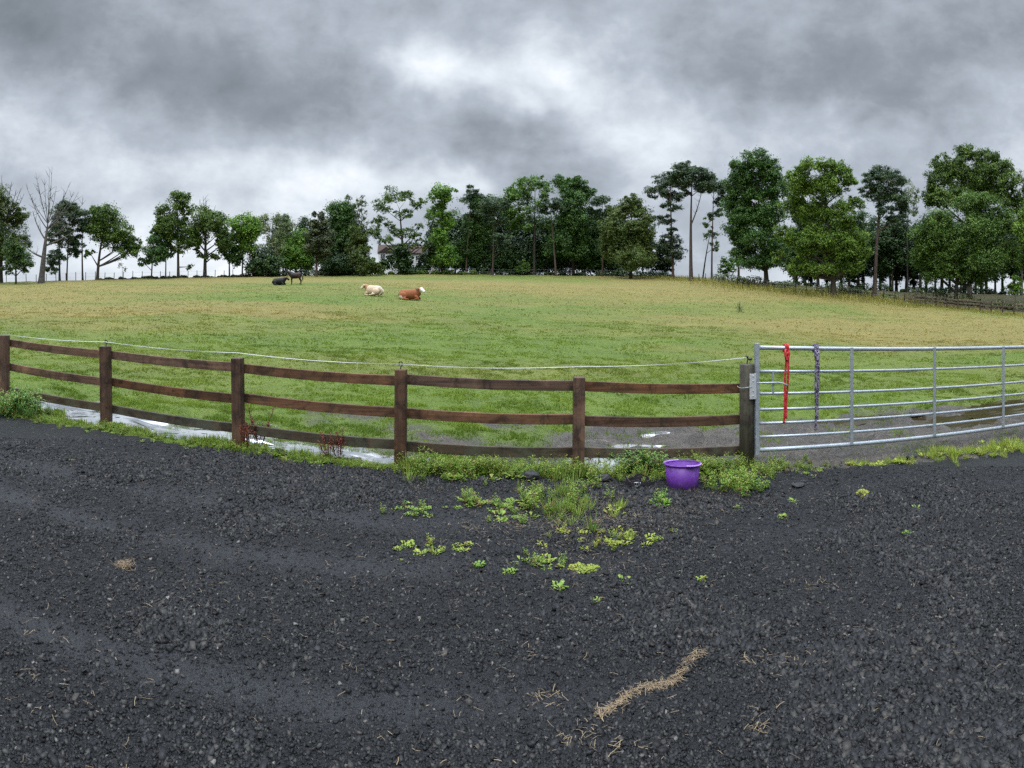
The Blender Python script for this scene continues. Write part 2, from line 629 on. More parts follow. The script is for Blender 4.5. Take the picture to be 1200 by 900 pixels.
def field_mat():
    m_, n = mat('field_turf')
    P = pos(n)
    d, md = attr(n, 'dry'), attr(n, 'mud')
    f1, f2, f3 = n.noise(P, .55, 5, .6), n.noise(P, 6.0, 5, .65), n.noise(P, 38.0, 3, .6)
    f = n.m('ADD', n.m('MULTIPLY', f1, .35), n.m('ADD', n.m('MULTIPLY', f2, .4), n.m('MULTIPLY', f3, .25)))
    f = n.rng(f, .34, .66)
    g = n.mix(f, (.046, .078, .009), (.120, .170, .018))
    t = n.mix(f, (.120, .105, .022), (.22, .180, .050))
    c = n.mix(d, g, t)
    fm = n.rng(n.m('ADD', n.m('MULTIPLY', f2, .5), n.m('MULTIPLY', f3, .5)), .3, .7)
    mc = n.mix(fm, (.030, .025, .021), (.120, .104, .088))
    mc = n.mix(n.rng(n.voro(P, 26.0), .10, .22, .8, 0), mc, (.20, .18, .16))
    mc = n.mix(n.rng(n.noise(P, 13.0, 4, .7), .54, .64, 0, .8), mc, (.022, .018, .014))
    wet = n.rng(n.noise(P, 2.4, 5, .7, .4), .46, .58)
    mc = n.mix(n.m('MULTIPLY', wet, .65), mc, (.030, .025, .020))
    c = n.mix(md, c, mc)
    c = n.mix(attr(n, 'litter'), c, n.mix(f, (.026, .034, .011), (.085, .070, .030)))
    rough = n.m('SUBTRACT', .85, n.m('MULTIPLY', md, n.m('MULTIPLY', wet, .55)))
    nb = bump(n, n.m('ADD', f2, n.m('MULTIPLY', f3, .6)), .9, .06)
    finish(n, pbsdf(n, c, rough, 0, .35, nb))
    return m_


def yard_mat():
    m_, n = mat('wet_planings')
    P = pos(n)
    f1, f2 = n.noise(P, .7, 5, .6), n.noise(P, 4.5, 5, .65)
    v1 = n.voro(P, 62.0); v2 = n.voro(P, 150.0)
    vc = n.voro(P, 62.0, 'Color')
    sx = n.node('ShaderNodeSeparateColor'); n.put(sx.inputs[0], vc)
    c = n.mix(sx.outputs[0], (.003, .0034, .0040), (.018, .019, .021))
    c = n.mix(n.rng(f1, .50, .64, 0, .8), c, n.mix(f2, (.010, .0105, .012), (.024, .025, .0275)))   # trodden, finer places
    c = n.mix(n.rng(n.noise(P, 1.8, 5, .7), .60, .75, 0, .45), c, (.040, .032, .024))        # old hay dust
    tk = attr(n, 'track')
    c = n.mix(tk, c, n.mix(f2, (.017, .0175, .0195), (.036, .037, .040)))
    h = n.m('ADD', n.m('MULTIPLY', v1, -1.0), n.m('MULTIPLY', v2, -.45))
    rough = n.rng(n.m('ADD', n.m('MULTIPLY', f1, .5), n.m('MULTIPLY', sx.outputs[1], .5)), .3, .7, .42, .68)
    finish(n, pbsdf(n, c, rough, 0, .30, bump(n, h, 1.0, .018)))
    return m_


def stone_mat():
    m_, n = mat('dark_stone_chips')
    sh = attr(n, 'shade')
    c = n.ramp(sh, [(0, (.003, .0034, .004)), (.55, (.0112, .0114, .0126)), (.82, (.024, .0245, .0265)), (.90, (.040, .036, .031)), (.985, (.055, .053, .050)), (1, (.17, .155, .14))])
    f = n.noise(pos(n), 260, 3)
    finish(n, pbsdf(n, c, n.rng(f, .3, .7, .42, .75), 0, .32, bump(n, f, .4, .003)))
    return m_


def wood_mat(name, dark, light, axis, green=0.0, rough=.62):
    m_, n = mat(name)
    mp = n.node('ShaderNodeMapping')
    n.put(mp.inputs[0], objc(n))
    mp.inputs['Scale'].default_value = (1.2, 30, 30) if axis == 'x' else (30, 30, 1.2)
    oi = n.node('ShaderNodeObjectInfo').outputs['Random']
    mp2 = n.vm('ADD', mp.outputs[0], None)
    cc = n.node('ShaderNodeCombineXYZ')
    for i in range(3):
        n.put(cc.inputs[i], n.m('MULTIPLY', oi, 40.0 + i * 13))
    n.put(mp2.node.inputs[1], cc.outputs[0])
    g = n.noise(mp2, 1.0, 6, .65, .6)
    g2 = n.noise(objc(n), 3.0, 4, .6)
    c = n.mix(n.rng(g, .3, .72), dark, light)
    c = n.mix(n.rng(n.noise(objc(n), 4.5, 6, .7, 1.0), .47, .62, 0, .8), c, tuple(x * .55 for x in dark))
    c = n.mix(n.rng(g2, .56, .70, 0, .5), c, tuple(x * 1.5 for x in light))
    kn = n.voro(objc(n), 5.0)
    c = n.mix(n.rng(kn, .03, .10, .85, 0), c, tuple(x * .3 for x in dark))
    if green:
        c = n.mix(n.rng(n.noise(objc(n), 5.5, 5, .7), .45, .68, 0, green), c, (.075, .080, .050))
    hs = n.node('ShaderNodeHueSaturation'); n.put(hs.inputs['Color'], c)
    n.put(hs.inputs['Value'], n.rng(oi, 0, 1, .75, 1.2))
    n.put(hs.inputs['Saturation'], n.rng(n.m('FRACT', n.m('MULTIPLY', oi, 7.3)), 0, 1, .8, 1.1))
    finish(n, pbsdf(n, hs.outputs[0], rough, 0, .35, bump(n, g, .5, .004)))
    return m_


M_GRASS, M_FIELD, M_YARD, M_STONE = grass_mat(), field_mat(), yard_mat(), stone_mat()
M_RAIL = wood_mat('stained_rail_wood', (.042, .019, .010), (.165, .078, .038), 'x', .15)
M_RAILG = wood_mat('weathered_rail_wood', (.032, .021, .013), (.105, .070, .042), 'x', .9)
M_POST = wood_mat('stained_post_wood', (.038, .017, .009), (.160, .073, .034), 'z', .18)
M_GPOST = wood_mat('grey_gatepost_wood', (.022, .018, .014), (.080, .066, .050), 'z', .6)
M_FARWOOD = wood_mat('old_fence_wood', (.035, .022, .016), (.10, .064, .046), 'x')
M_FARRAIL = wood_mat('weathered_top_rail_wood', (.085, .060, .045), (.24, .18, .135), 'x')
M_BARK = wood_mat('dark_bark', (.020, .016, .012), (.075, .060, .046), 'z', .35, .85)
M_BARKP = wood_mat('pine_bark', (.035, .024, .019), (.125, .082, .062), 'z', 0, .85)
M_BARKW = wood_mat('bleached_bark', (.045, .040, .034), (.135, .118, .10), 'z', 0, .85)
M_STEM = simple('weed_stem', (.09, .085, .035), .7)
M_REDSTEM = simple('dock_stem', (.14, .045, .025), .7)
M_STRAW = leaf_mat('old_straw', (.085, .058, .032), (.27, .20, .12), .1, .7)

m_, n = mat('galvanised_steel')
f = n.noise(objc(n), 14, 5, .65)
f2 = n.voro(objc(n), 55, 'Color')
s_ = n.node('ShaderNodeSeparateColor'); n.put(s_.inputs[0], f2)
c = n.mix(n.m('ADD', n.m('MULTIPLY', f, .6), n.m('MULTIPLY', s_.outputs[0], .4)), (.26, .29, .32), (.47, .51, .55))
finish(n, pbsdf(n, c, n.rng(f, .3, .7, .34, .52), .55, .5))
M_GALV = m_

m_, n = mat('standing_water')
f = n.noise(pos(n), 5.5, 3, .5)
mg = n.m('ADD', attr(n, 'margin'), n.m('MULTIPLY', n.m('SUBTRACT', n.noise(pos(n), 7, 6, .7), .5), 2.6))
mg = n.rng(mg, .25, .95, 0, 1, True)
finish(n, pbsdf(n, n.mix(mg, (.74, .755, .77), (.13, .115, .09)), n.rng(mg, 0, 1, .04, .25), n.rng(mg, 0, 1, .92, .15), .6, bump(n, f, .12, .01)))
M_WATER = m_
m_, n = mat('muddy_water')
f = n.noise(pos(n), 5.5, 3, .5)
finish(n, pbsdf(n, (.040, .029, .013), .12, 0, .35, bump(n, f, .05, .01)))
M_MUDWATER = m_

# ------------------------------------------------------------------ ground: one polar sheet, split into yard and field at the verge
def ground():
    half = math.radians(56)
    th = np.concatenate([np.linspace(-half, half, 560), np.linspace(half, 2 * PI - half, 72)[1:-1]])
    r = np.concatenate([[.02], np.geomspace(.35, 12, 330), np.geomspace(12, 125, 210)[1:], np.geomspace(125, 9000, 46)[1:]])
    T, R = np.meshgrid(th, r)
    X, Y = R * np.sin(T), R * np.cos(T)
    Z = zf(X, Y)
    nr, nt = X.shape
    v = np.stack([X, Y, Z], -1).reshape(-1, 3)
    i, j = np.meshgrid(np.arange(nr - 1), np.arange(nt), indexing='ij')
    j2 = (j + 1) % nt
    q = np.stack([i * nt + j, (i + 1) * nt + j, (i + 1) * nt + j2, i * nt + j2], -1).reshape(-1, 4)
    q = q[:, ::-1]
    cx = v[q].mean(1)
    behind = (np.abs(cx[:, 0]) > 40) | (cx[:, 1] < -30)
    isy = (cx[:, 1] < yard_edge(cx[:, 0])) & ~behind
    for nm, msk, mt in (('yard', isy, M_YARD), ('field', ~isy, M_FIELD)):
        qq = q[msk]
        use, inv = np.unique(qq, return_inverse=True)
        vv = v[use]
        at_ = {'track': ('POINT', track(vv[:, 0], vv[:, 1]) if nm == 'yard' else np.zeros(len(vv))), 'dry': ('POINT', dry(vv[:, 0], vv[:, 1])), 'litter': ('POINT', wood(vv[:, 0], vv[:, 1])), 'mud': ('POINT', mud(vv[:, 0], vv[:, 1]) * (vv[:, 1] > 0) * (np.hypot(vv[:, 0], vv[:, 1]) < 25))}
        me = fast_mesh(nm, vv, inv.reshape(-1, 4), mt, at_, True)
        tag(link(nm, me), None, None, None, 'structure')


ground()

for i, (cx, cy, a, b) in enumerate(PUD):
    th = np.linspace(0, 2 * PI, 72, endpoint=False)
    dirs = np.stack([np.cos(th), np.sin(th)], 1)
    rad = np.linspace(.05, 1.5, 60)
    X = cx + rad[None] * dirs[:, :1] * a; Y = cy + rad[None] * dirs[:, 1:] * b
    inside = pud_mask(X, Y, i) > .12
    k = 59 - np.argmax(inside[:, ::-1], 1)
    rr = rad[np.maximum(k, 1)]
    fr = [.04, .35, .6, .78, .9, 1.0]
    P = np.vstack([np.stack([cx + rr * f_ * dirs[:, 0] * a, cy + rr * f_ * dirs[:, 1] * b, np.full(72, PLEV[i])], 1) for f_ in fr])
    P[:, 2] = np.minimum(P[:, 2], zf(P[:, 0], P[:, 1]) + np.repeat([.03, .03, .03, .012, .006, .003], 72))
    q = np.array([[j_ * 72 + k_, j_ * 72 + (k_ + 1) % 72, (j_ + 1) * 72 + (k_ + 1) % 72, (j_ + 1) * 72 + k_] for j_ in range(5) for k_ in range(72)])
    me = fast_mesh('water', P, q[:, ::-1], M_MUDWATER if i in (10, 11, 12) else M_WATER, {'margin': ('POINT', np.repeat([0, 0, .15, .45, .8, 1.0], 72))})
    tag(link('water', me), None, None, None, 'structure')

# ------------------------------------------------------------------ scatter helpers (numpy leaf / blade clouds)
RNG = np.random.default_rng(7)


def quads_from(c, t1, t2, shape='rhomb'):
    """leaf quads: centre c, long half-axis t1, short half-axis t2"""
    v = np.stack([c - t1, c + t2 - t1 * .1, c + t1, c - t2 - t1 * .1], 1).reshape(-1, 3)
    q = np.arange(len(v), dtype=np.int32).reshape(-1, 4)
    return v, q


def unit(a):
    return a / np.maximum(np.linalg.norm(a, axis=-1, keepdims=True), 1e-9)


def leaf_cloud(rng, centres, nrm, size, aspect=.6):
    """random leaves at centres whose normals lean to nrm"""
    N = len(centres)
    nn_ = unit(nrm + rng.normal(0, .55, (N, 3)))
    t = unit(np.cross(nn_, rng.normal(0, 1, (N, 3))))
    b = np.cross(nn_, t)
    s = size * rng.uniform(.65, 1.3, (N, 1)) * .5
    return quads_from(centres, t * s, b * s * aspect)


# ------------------------------------------------------------------ near fence
fence = thing('rail_fence', 'dark brown post and rail fence along the edge of the gravel yard', 'fence', (-2.0, FY, float(base(-2.0))))
SP = 1.8
PXS = [0.67 + SP * k for k in range(-6, 1)]
GX = 2.47                                                        # gate post


def ptop(x):
    return CAMZ - .784 - .0355 * (x - .67)


def mkpost(x, first):
    mb = MB()
    rnd = random.Random(int(x * 100))
    zt = ptop(x) + rnd.uniform(-.008, .008)
    mb.box((x, FY, (zt + base(x) - .4) / 2), (.115, .115, zt - base(x) + .4), Matrix.Rotation(rnd.uniform(-.02, .02), 3, 'Y'))
    return mb.build('post', M_POST, fence, bevel=.006, off=fence.location)


posts = [mkpost(x, k == 0) for k, x in enumerate(PXS)]
xs = PXS + [GX]
rr_ = random.Random(3)
for k in range(len(xs) - 1):
    for lv, mt in ((.115, M_RAIL), (.455, M_RAIL), (.795, M_RAILG)):
        mb = MB()
        a = (xs[k] + .02, FY + .082, ptop(xs[k]) - lv + rr_.uniform(-.012, .012))
        b = (xs[k + 1] - .02, FY + .082, ptop(xs[k + 1]) - lv + rr_.uniform(-.012, .012))
        # rails of a sawn board, a little bowed
        pts = [Vector(a).lerp(Vector(b), t) + Vector((0, 0, -.012 * math.sin(PI * t))) for t in (0, .25, .5, .75, 1)]
        A = []
        for p in pts:
            for dy, dzz in ((-.019, -.052), (.019, -.052), (.019, .052), (-.019, .052)):
                A.append(p + Vector((0, dy, dzz)))
        fs = [(3, 2, 1, 0), (16, 17, 18, 19)]
        for i in range(4):
            for j in range(4):
                fs.append((i * 4 + j, i * 4 + (j + 1) % 4, i * 4 + 4 + (j + 1) % 4, i * 4 + 4 + j))
        mb.add(A, fs)
        mb.build('rail', mt, fence, bevel=.005, off=fence.location)
M_BLACK = simple('black_plastic', (.012, .012, .013), .4)
for k in (-5, -3, -1):                                            # insulators on post tops
    po = posts[k + 0] if False else posts[len(posts) + k]
    x = PXS[len(PXS) + k]
    if k == -5:
        pass
    zt = ptop(x)
M_TAPE = simple('white_fence_tape', (.46, .46, .45), .6, var=.08, sc=30)


def insulator(x, zt, parent):
    mb = MB()
    mb.tube([(x, FY, zt - .02), (x, FY, zt + .035)], .006, 8)
    ring = [(x + .018 * math.cos(a), FY, zt + .055 + .022 * math.sin(a)) for a in np.linspace(-1.2, 4.0, 12)]
    mb.tube(ring, .0065, 6)
    mb.build('insulator', M_BLACK, parent, True, off=fence.location)


insulator(PXS[3], ptop(PXS[3]), posts[3])
insulator(PXS[5], ptop(PXS[5]), posts[5])

# gate post
gp = thing('gate_post', 'thick weathered grey wooden gate post at the end of the rail fence', 'post', (GX, FY, float(base(GX))))
mb = MB()
gz = CAMZ - .70
prof = [(.0, gz), (.068, gz), (.078, gz - .012), (.082, -.5), (.0, -.5)]
mb.lathe([(r_ * 1.0, z_) for r_, z_ in prof], 20, (GX, FY, 0), False)
mb.build('shaft', M_GPOST, gp, True, off=gp.location)
M_PLATE = simple('latch_plate', (.50, .51, .52), .45, .3, sc=20)
mb = MB()
mb.box((GX + .035, FY - .092, gz - .235), (.075, .014, .27))
for dzz in (-.1, -.045, .06, .11):
    mb.tube([(GX + .035, FY - .095, gz - .235 + dzz), (GX + .035, FY - .106, gz - .235 + dzz)], .008, 8)
mb.build('latch_plate', M_PLATE, gp, bevel=.003, off=gp.location)
mb = MB()
ring = [(GX + .1 * math.cos(a), FY + .1 * math.sin(a), gz - .245 + .006 * math.sin(3 * a)) for a in np.linspace(PI * .9, PI * 1.75, 14)]
mb.tube(ring, .004, 6)
mb.build('wire_tie', M_GALV, gp, True, off=gp.location)
mb = MB()
mb.ball((GX + .03, FY - .02, gz + .05), (.022, .02, .016)); mb.ball((GX + .0, FY - .01, gz + .075), (.016, .016, .014))
mb.tube([(GX, FY, gz - .02), (GX + .01, FY - .005, gz + .06)], .007, 6)
mb.build('insulator', M_BLACK, gp, True, off=gp.location)

# electric tape, sagging from insulator to insulator
def tape():
    mb = MB()
    key = [(-10.2, .09), (PXS[2] + .1, .02), (PXS[3], .055), (PXS[4], .06), (PXS[5], .055), (PXS[6], .10), (GX - .0, .0)]
    pts = []
    for k in range(len(key) - 1):
        (xa, ha), (xb, hb) = key[k], key[k + 1]
        za, zb = ptop(xa) + ha, (ptop(xb) + hb if xb != GX else gz + .07)
        N = 28
        for i in range(N + (k == len(key) - 2)):
            t = i / N
            pts.append((xa + (xb - xa) * t, FY - .02, za + (zb - za) * t - .02 * math.sin(PI * t), k + t))
    vs, fs = [], []
    for i, (x, y, z, s) in enumerate(pts):
        tw = .45 + .35 * math.sin(s * 4.1 + .6) + .2 * math.sin(s * 11)
        dz_, dy_ = .0033 * math.cos(tw), .0033 * math.sin(tw)
        vs += [(x, y - dy_, z - dz_), (x, y + dy_, z + dz_), (x, y + dy_ + .0015, z + dz_), (x, y - dy_ + .0015, z - dz_)]
        if i:
            b = i * 4
            for j in range(4):
                fs.append((b - 4 + j, b - 4 + (j + 1) % 4, b + (j + 1) % 4, b + j))
    fs += [(3, 2, 1, 0), tuple(len(vs) - 4 + j for j in range(4))]
    mb.add(vs, fs)
    # loose end knotted on between two posts
    x0 = PXS[5] - .45
    mb.tube([(x0, FY - .02, ptop(x0) + .04), (x0 + .004, FY - .021, ptop(x0) - .0), (x0 - .006, FY - .02, ptop(x0) - .03)], [.004, .003, .004], 6)
    o = mb.build('fence_tape', M_TAPE, None, off=fence.location, loc=fence.location)
    tag(o, 'thin white electric fence tape strung along above the brown rail fence', 'fence tape')


tape()

# ------------------------------------------------------------------ metal field gate
G0 = Vector((GX + .105, FY - .06, 0))
GL = 4.86
gate = thing('field_gate', 'galvanised seven bar metal field gate standing closed beside the grey gate post', 'gate', (G0.x, G0.y, float(base(G0.x))))


def gz_of(x, h):                                                 # h: height above the gate's bottom bar
    return CAMZ - 1.625 + h - .040 * (x - G0.x)


HB = [0.0, .14, .285, .435, .605, .845, 1.10]
for i, h in enumerate(HB):
    mb = MB()
    rr = .024 if i in (0, 6) else .0155
    pts = [(G0.x + GL * t, G0.y, gz_of(G0.x + GL * t, h) - .012 * math.sin(PI * t)) for t in np.linspace(0, 1, 9)]
    mb.tube(pts, rr, 12)
    mb.build('bar', M_GALV, gate, True, off=gate.location)
mb = MB()
mb.box((G0.x - .012, G0.y, gz_of(G0.x, .55)), (.048, .05, 1.20))
mb.build('stile', M_GALV, gate, bevel=.004, off=gate.location)
mb = MB()
mb.box((G0.x + GL + .012, G0.y, gz_of(G0.x + GL, .55)), (.048, .05, 1.20))
mb.build('stile', M_GALV, gate, bevel=.004, off=gate.location)
for k in range(1, 4):
    x = G0.x + 1.20 * k - .05
    mb = MB()
    mb.box((x, G0.y - .027, gz_of(x, .55)), (.042, .009, 1.12))
    mb.build('brace', M_GALV, gate, bevel=.002, off=gate.location)
mb = MB()
xl = G0.x + .17
mb.box((xl, G0.y - .018, gz_of(xl, .725)), (.02, .008, .25))
mb.build('latch_bracket', M_GALV, gate, bevel=.001, off=gate.location)
mb = MB()
zl = gz_of(xl, .725)
mb.tube([(G0.x - .10, G0.y - .012, zl + .005), (xl + .05, G0.y - .036, zl), (xl + .11, G0.y - .046, zl - .012), (xl + .16, G0.y - .066, zl - .038)], .0095, 10)
mb.build('latch_rod', M_GALV, gate, True, off=gate.location)


def rope_mat(name, a, b, sc, r=.3):
    m_, n = mat(name)
    w = n.node('ShaderNodeTexVoronoi', feature='F1', distance='CHEBYCHEV')
    n.put(w.inputs['Vector'], objc(n)); w.inputs['Scale'].default_value = sc
    s_ = n.node('ShaderNodeSeparateColor'); n.put(s_.inputs[0], w.outputs['Color'])
    c = n.mix(n.rng(s_.outputs[0], .45, .6), a, b)
    finish(n, pbsdf(n, c, .75, 0, .3, bump(n, w.outputs[0], .6, .004)))
    return m_


def rope(px, ybot, m_, label, single_tail=0.0, lean=0.0, rad=.0125):
    th = (px - CX) / F
    x = math.tan(th) * (G0.y - .03)
    zt = gz_of(x, 1.10)
    zb = CAMZ + (HY - ybot) / F * (G0.y / math.cos(th))
    y0 = G0.y - .045
    rt = thing('lead_rope', label, 'rope', (x, y0, zb))
    mb = MB()
    # two plies hanging side by side, twisting a little
    for s in (-1, 1):
        zlow = zb + (single_tail if s > 0 else 0) + (0 if s < 0 else .015)
        pts = []
        for t in np.linspace(0, 1, 40):
            z = zt - .06 + (zlow - zt + .06) * t
            a = t * 7 + (0 if s < 0 else PI)
            pts.append((x + lean * t + .0135 * (s + .25 * math.cos(a)), y0 - .004 + .006 * math.sin(a), z))
        mb.tube(pts, rad, 8)
    mb.build('rope_fall', m_, rt, True, off=rt.location)
    mb = MB()
    for k, dx_ in enumerate((-.014, .012)):                     # turns round the top bar
        pts = [(x + dx_ + .006 * math.sin(a), G0.y + .037 * math.cos(a), zt + .037 * math.sin(a)) for a in np.linspace(0, 2 * PI, 20)]
        mb.tube(pts, rad, 8)
    pts = [(x - .016, y0 + .005, zt - .01), (x - .030, y0 - .006, zt - .06), (x - .022, y0 - .010, zt - .12), (x + .0, y0 - .014, zt - .135), (x + .016, y0 - .014, zt - .06), (x + .014, y0, zt - .02)]
    mb.tube(pts, rad, 8)
    mb.ball((x + .002, y0 - .008, zt - .06), (.017, .015, .022))
    mb.build('knot', m_, rt, True, off=rt.location)
    return rt


R1 = rope(922, 494, rope_mat('red_rope', (.36, .008, .016), (.50, .05, .05), 70), 'red lead rope knotted over the top bar of the metal gate', .03, -.03, .0120)
R2 = rope(957, 503, rope_mat('purple_grey_rope', (.045, .032, .075), (.27, .235, .31), 80), 'purple and grey flecked lead rope knotted over the top bar of the metal gate', .10, -.012, .0135)

# ------------------------------------------------------------------ trees
def tube_np(path, rad, nn=6):
    mb = MB(); mb.tube(path, rad, nn, False)
    return mb


def bez(a, b, c, N):
    return [a * (1 - t) ** 2 + b * 2 * t * (1 - t) + c * t * t for t in np.linspace(0, 1, N)]


def V(*a):
    return np.array(a, float)


KIND = {  # leaf material, leaf size m, leaves per px, lobe size, squash, aspect, bark
    'oak': ('oak', .26, 1.5, .42, .8, .62, M_BARK),
    'oakdark': ('oakdark', .26, 1.7, .42, .8, .62, M_BARK),
    'bright': ('bright', .26, 1.7, .42, .8, .62, M_BARK),
    'olive': ('olive', .25, 1.45, .40, .8, .6, M_BARK),
    'airy': ('airy', .24, 1.05, .36, .75, .6, M_BARK),
    'pale': ('pale', .24, .85, .36, .9, .5, M_BARKW),
    'pine': ('pine', .32, 2.2, .40, .55, .34, M_BARKP),
    'yew': ('yew', .32, 2.1, .40, .6, .4, M_BARKP),
    'holly': ('holly', .28, 1.6, .45, .85, .65, M_BARK),
    'hedge': ('bramble', .26, 1.7, .45, .7, .65, M_BARK),
}


def build_tree(name, label, cat, px, dR, kind, blobs, td=.45, top=None, group=None, bare=None, lm=None, dens=1.0, limbs=True, seed=None, base_px=None, depth=1.0, nm2=('trunk', 'crown')):
    th = (px - CX) / F
    R = float(np.interp(px, _PX, _CR)) + dR
    rng = np.random.default_rng(seed if seed is not None else int(abs(px) * 13 + len(blobs) * 7 + dR * 3) % 99991)
    P0 = at_r(px, R)
    sc = R / F                                                   # metres per photo pixel at that distance

    def loc(bx, by, y=0.0):
        return V((bx - px) * sc, y, CAMZ + (HY - by) * sc - P0.z)

    root = thing(name, label, cat, P0, -th, group)
    lmat, lsz, ldens, lfrac, sq, asp, bark = KIND[kind]
    mb = MB()
    B = []
    grow = {'pine': 1.42, 'pale': 1.12, 'airy': 1.15, 'hedge': 1.0}.get(kind, 1.17)
    full = list(blobs)
    if kind not in ('pale', 'airy') and dens > .5:                # foliage between neighbouring boughs
        for i_, a_ in enumerate(blobs):
            near = sorted((((a_[0] - b_[0]) ** 2 + (a_[1] - b_[1]) ** 2) ** .5, j_) for j_, b_ in enumerate(blobs) if j_ > i_)[:2]
            for d_, j_ in near:
                b_ = blobs[j_]
                if d_ > .55 * (a_[2] + b_[2]) / 2 and d_ < 2.5 * (a_[2] + b_[2]) / 2 and kind != 'pine':
                    full.append(((a_[0] + b_[0]) / 2, (a_[1] + b_[1]) / 2 + 1.5, (a_[2] + b_[2]) * .35, (a_[3] + b_[3]) * .36))
    for (bx, by, rx, ry) in full:
        yo = rng.uniform(-1, 1) * min(rx * sc, 2.6) * .8 * depth
        rx, ry = rx * grow, ry * grow
        B.append((loc(bx, by, yo), V(rx * sc, min(max(rx, ry) * sc, 4.2) * .85 * depth, ry * sc), rx * ry))
    if B:
        wts = np.array([b[2] for b in B])
        cen = sum(b[0] * b[2] for b in B) / wts.sum()
        ztop = max(b[0][2] + b[1][2] * .3 for b in B)
    else:
        cen = loc(px, 260); ztop = cen[2]
    tp = loc(*top) if top else V(cen[0] * .55, 0, cen[2] + (ztop - cen[2]) * .75)
    tp[2] = max(tp[2], 1.0)
    r0 = td / 2
    lowb = min((b[0][2] - b[1][2] * .6 for b in B), default=2)
    mid = V(tp[0] * .25 + rng.uniform(-.25, .25), 0, tp[2] * .5)
    path = bez(V(0, 0, -.6), mid, tp, 12)
    rad = [r0 * (1.45 if i == 0 else 1.12 if i == 1 else 1.0) * (1 - .82 * (i / 11) ** 1.25) for i in range(12)]
    mb.tube(path, rad, 9, False)

    def on_trunk(z):
        k = int(np.argmin([abs(p[2] - z) for p in path]))
        return path[k], rad[k]

    lobes = []
    for (c, rad3, area) in B:
        nl = max(6, int(area / 7.5))
        if limbs:
            zs = max(min(c[2] - (abs(c[0] - tp[0] * .6) * .75 + .4), tp[2] * .97), lowb * .55 + .3)
            s, rs = on_trunk(zs)
            m1 = s * .45 + c * .55 + V(0, 0, -.25 * abs(c[0] - s[0]) * .4 + .1)
            rl = min(rs * .62, .05 + .028 * math.sqrt(area) * td)
            lp = bez(s, m1, c, 7)
            mb.tube(lp, [rl * (1 - .75 * i / 6) for i in range(7)], 6, False)
        d = unit(rng.normal(0, 1, (nl, 3)))
        rr = rng.uniform(.25, .92, (nl, 1)) ** .7
        lc = c + d * rr * rad3
        lr = lfrac * rng.uniform(.6, 1.25, (nl, 1)) * np.minimum(rad3.mean(), 2.4) * V(1, 1, sq)
        for k in range(nl):
            lobes.append((lc[k], lr[k], area / nl))
            if limbs and k % 3 == 0:
                bp = bez(c, (c + lc[k]) / 2 + rng.normal(0, .15, 3), lc[k], 4)
                mb.tube(bp, [.045, .035, .024, .012], 4, False)
    for (bx, by) in (bare or []):                                 # bare twigs standing out of the crown
        s, rs = on_trunk(max(loc(bx, by)[2] * .62, .5))
        e = loc(bx, by, rng.uniform(-1, 1))
        m1 = s * .4 + e * .6 + V((s[0] - e[0]) * -.12, 0, -.6)
        bp = bez(s, m1, e, 8)
        rb = min(rs * .6, .15)
        mb.tube(bp, [rb * (1 - .86 * i / 7) + .006 for i in range(8)], 5, False)
        for q in range(9):
            k = rng.integers(2, 7)
            a = bp[k]
            e2 = a + V(rng.normal(0, .5), rng.normal(0, .4), rng.uniform(.3, 1.3))
            mb.tube(bez(a, (a + e2) / 2 + rng.normal(0, .1, 3), e2, 4), [.03, .024, .018, .009], 4, False)
    tr = mb.build(nm2[0], bark, root, True)
    if lobes:
        pts, nor, sh = [], [], []
        for (c, r3, area) in lobes:
            nl = int(area * PI * ldens * dens * 3.0)
            if nl < 6:
                nl = 6
            ncl = max(4, nl // 8)
            d = unit(rng.normal(0, 1, (ncl, 3)) + V(0, 0, .35))
            cc = c + d * r3 * rng.uniform(.5, 1.05, (ncl, 1))
            k = rng.integers(0, ncl, nl)
            p = cc[k] + rng.normal(0, 1, (nl, 3)) * r3 * np.where(rng.uniform(0, 1, (nl, 1)) < .2, .42, .20)
            pts.append(p); nor.append(d[k] * .7 + V(0, 0, .55))
            sh.append(np.clip(.42 + rng.normal(0, .27) + rng.normal(0, .2, nl), 0, 1))  # wide random tone per lobe, imitating sunlit and darker clumps in leaf colour
        pts, nor, sh = np.vstack(pts), np.vstack(nor), np.concatenate(sh)
        ok = pts[:, 2] > .05
        pts, nor, sh = pts[ok], nor[ok], sh[ok]
        v, q = leaf_cloud(rng, pts, nor, lsz * R / 100, asp)
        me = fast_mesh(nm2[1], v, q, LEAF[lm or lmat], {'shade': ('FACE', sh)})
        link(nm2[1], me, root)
    return root


T = build_tree
BT = 'broadleaf_tree'
# --- left group
T(BT, 'tall leafy tree with bare twigs on top, leftmost on the skyline', 'tree', 1, -2, 'olive', [(0, 237, 13, 18), (15, 262, 16, 14), (8, 290, 20, 16), (26, 252, 7, 9), (28, 285, 9, 10), (-18, 262, 20, 34), (-10, 230, 12, 16), (18, 245, 6, 8)], .6, (2, 230), bare=[(2, 206), (14, 212), (24, 222), (-8, 209), (28, 228), (19, 224)], dens=.8)
T(BT, 'small low leafy tree in front of the leftmost tall tree', 'tree', 19, -9, 'oakdark', [(20, 300, 16, 11), (12, 287, 8, 7), (29, 312, 8, 7), (9, 315, 7, 6), (24, 290, 7, 6)], .30)
T('dead_tree', 'bare dead tree with many upright forked grey branches', 'tree', 48, -6, 'oak', [], .95, (56, 262), bare=[(30, 215), (35, 226), (42, 203), (45, 214), (52, 208), (58, 198), (61, 196), (66, 219), (74, 231), (82, 213), (86, 226), (92, 225), (101, 233), (72, 243), (88, 252), (28, 285), (95, 262), (38, 246)]).children[0].data.materials[0] = M_BARKW
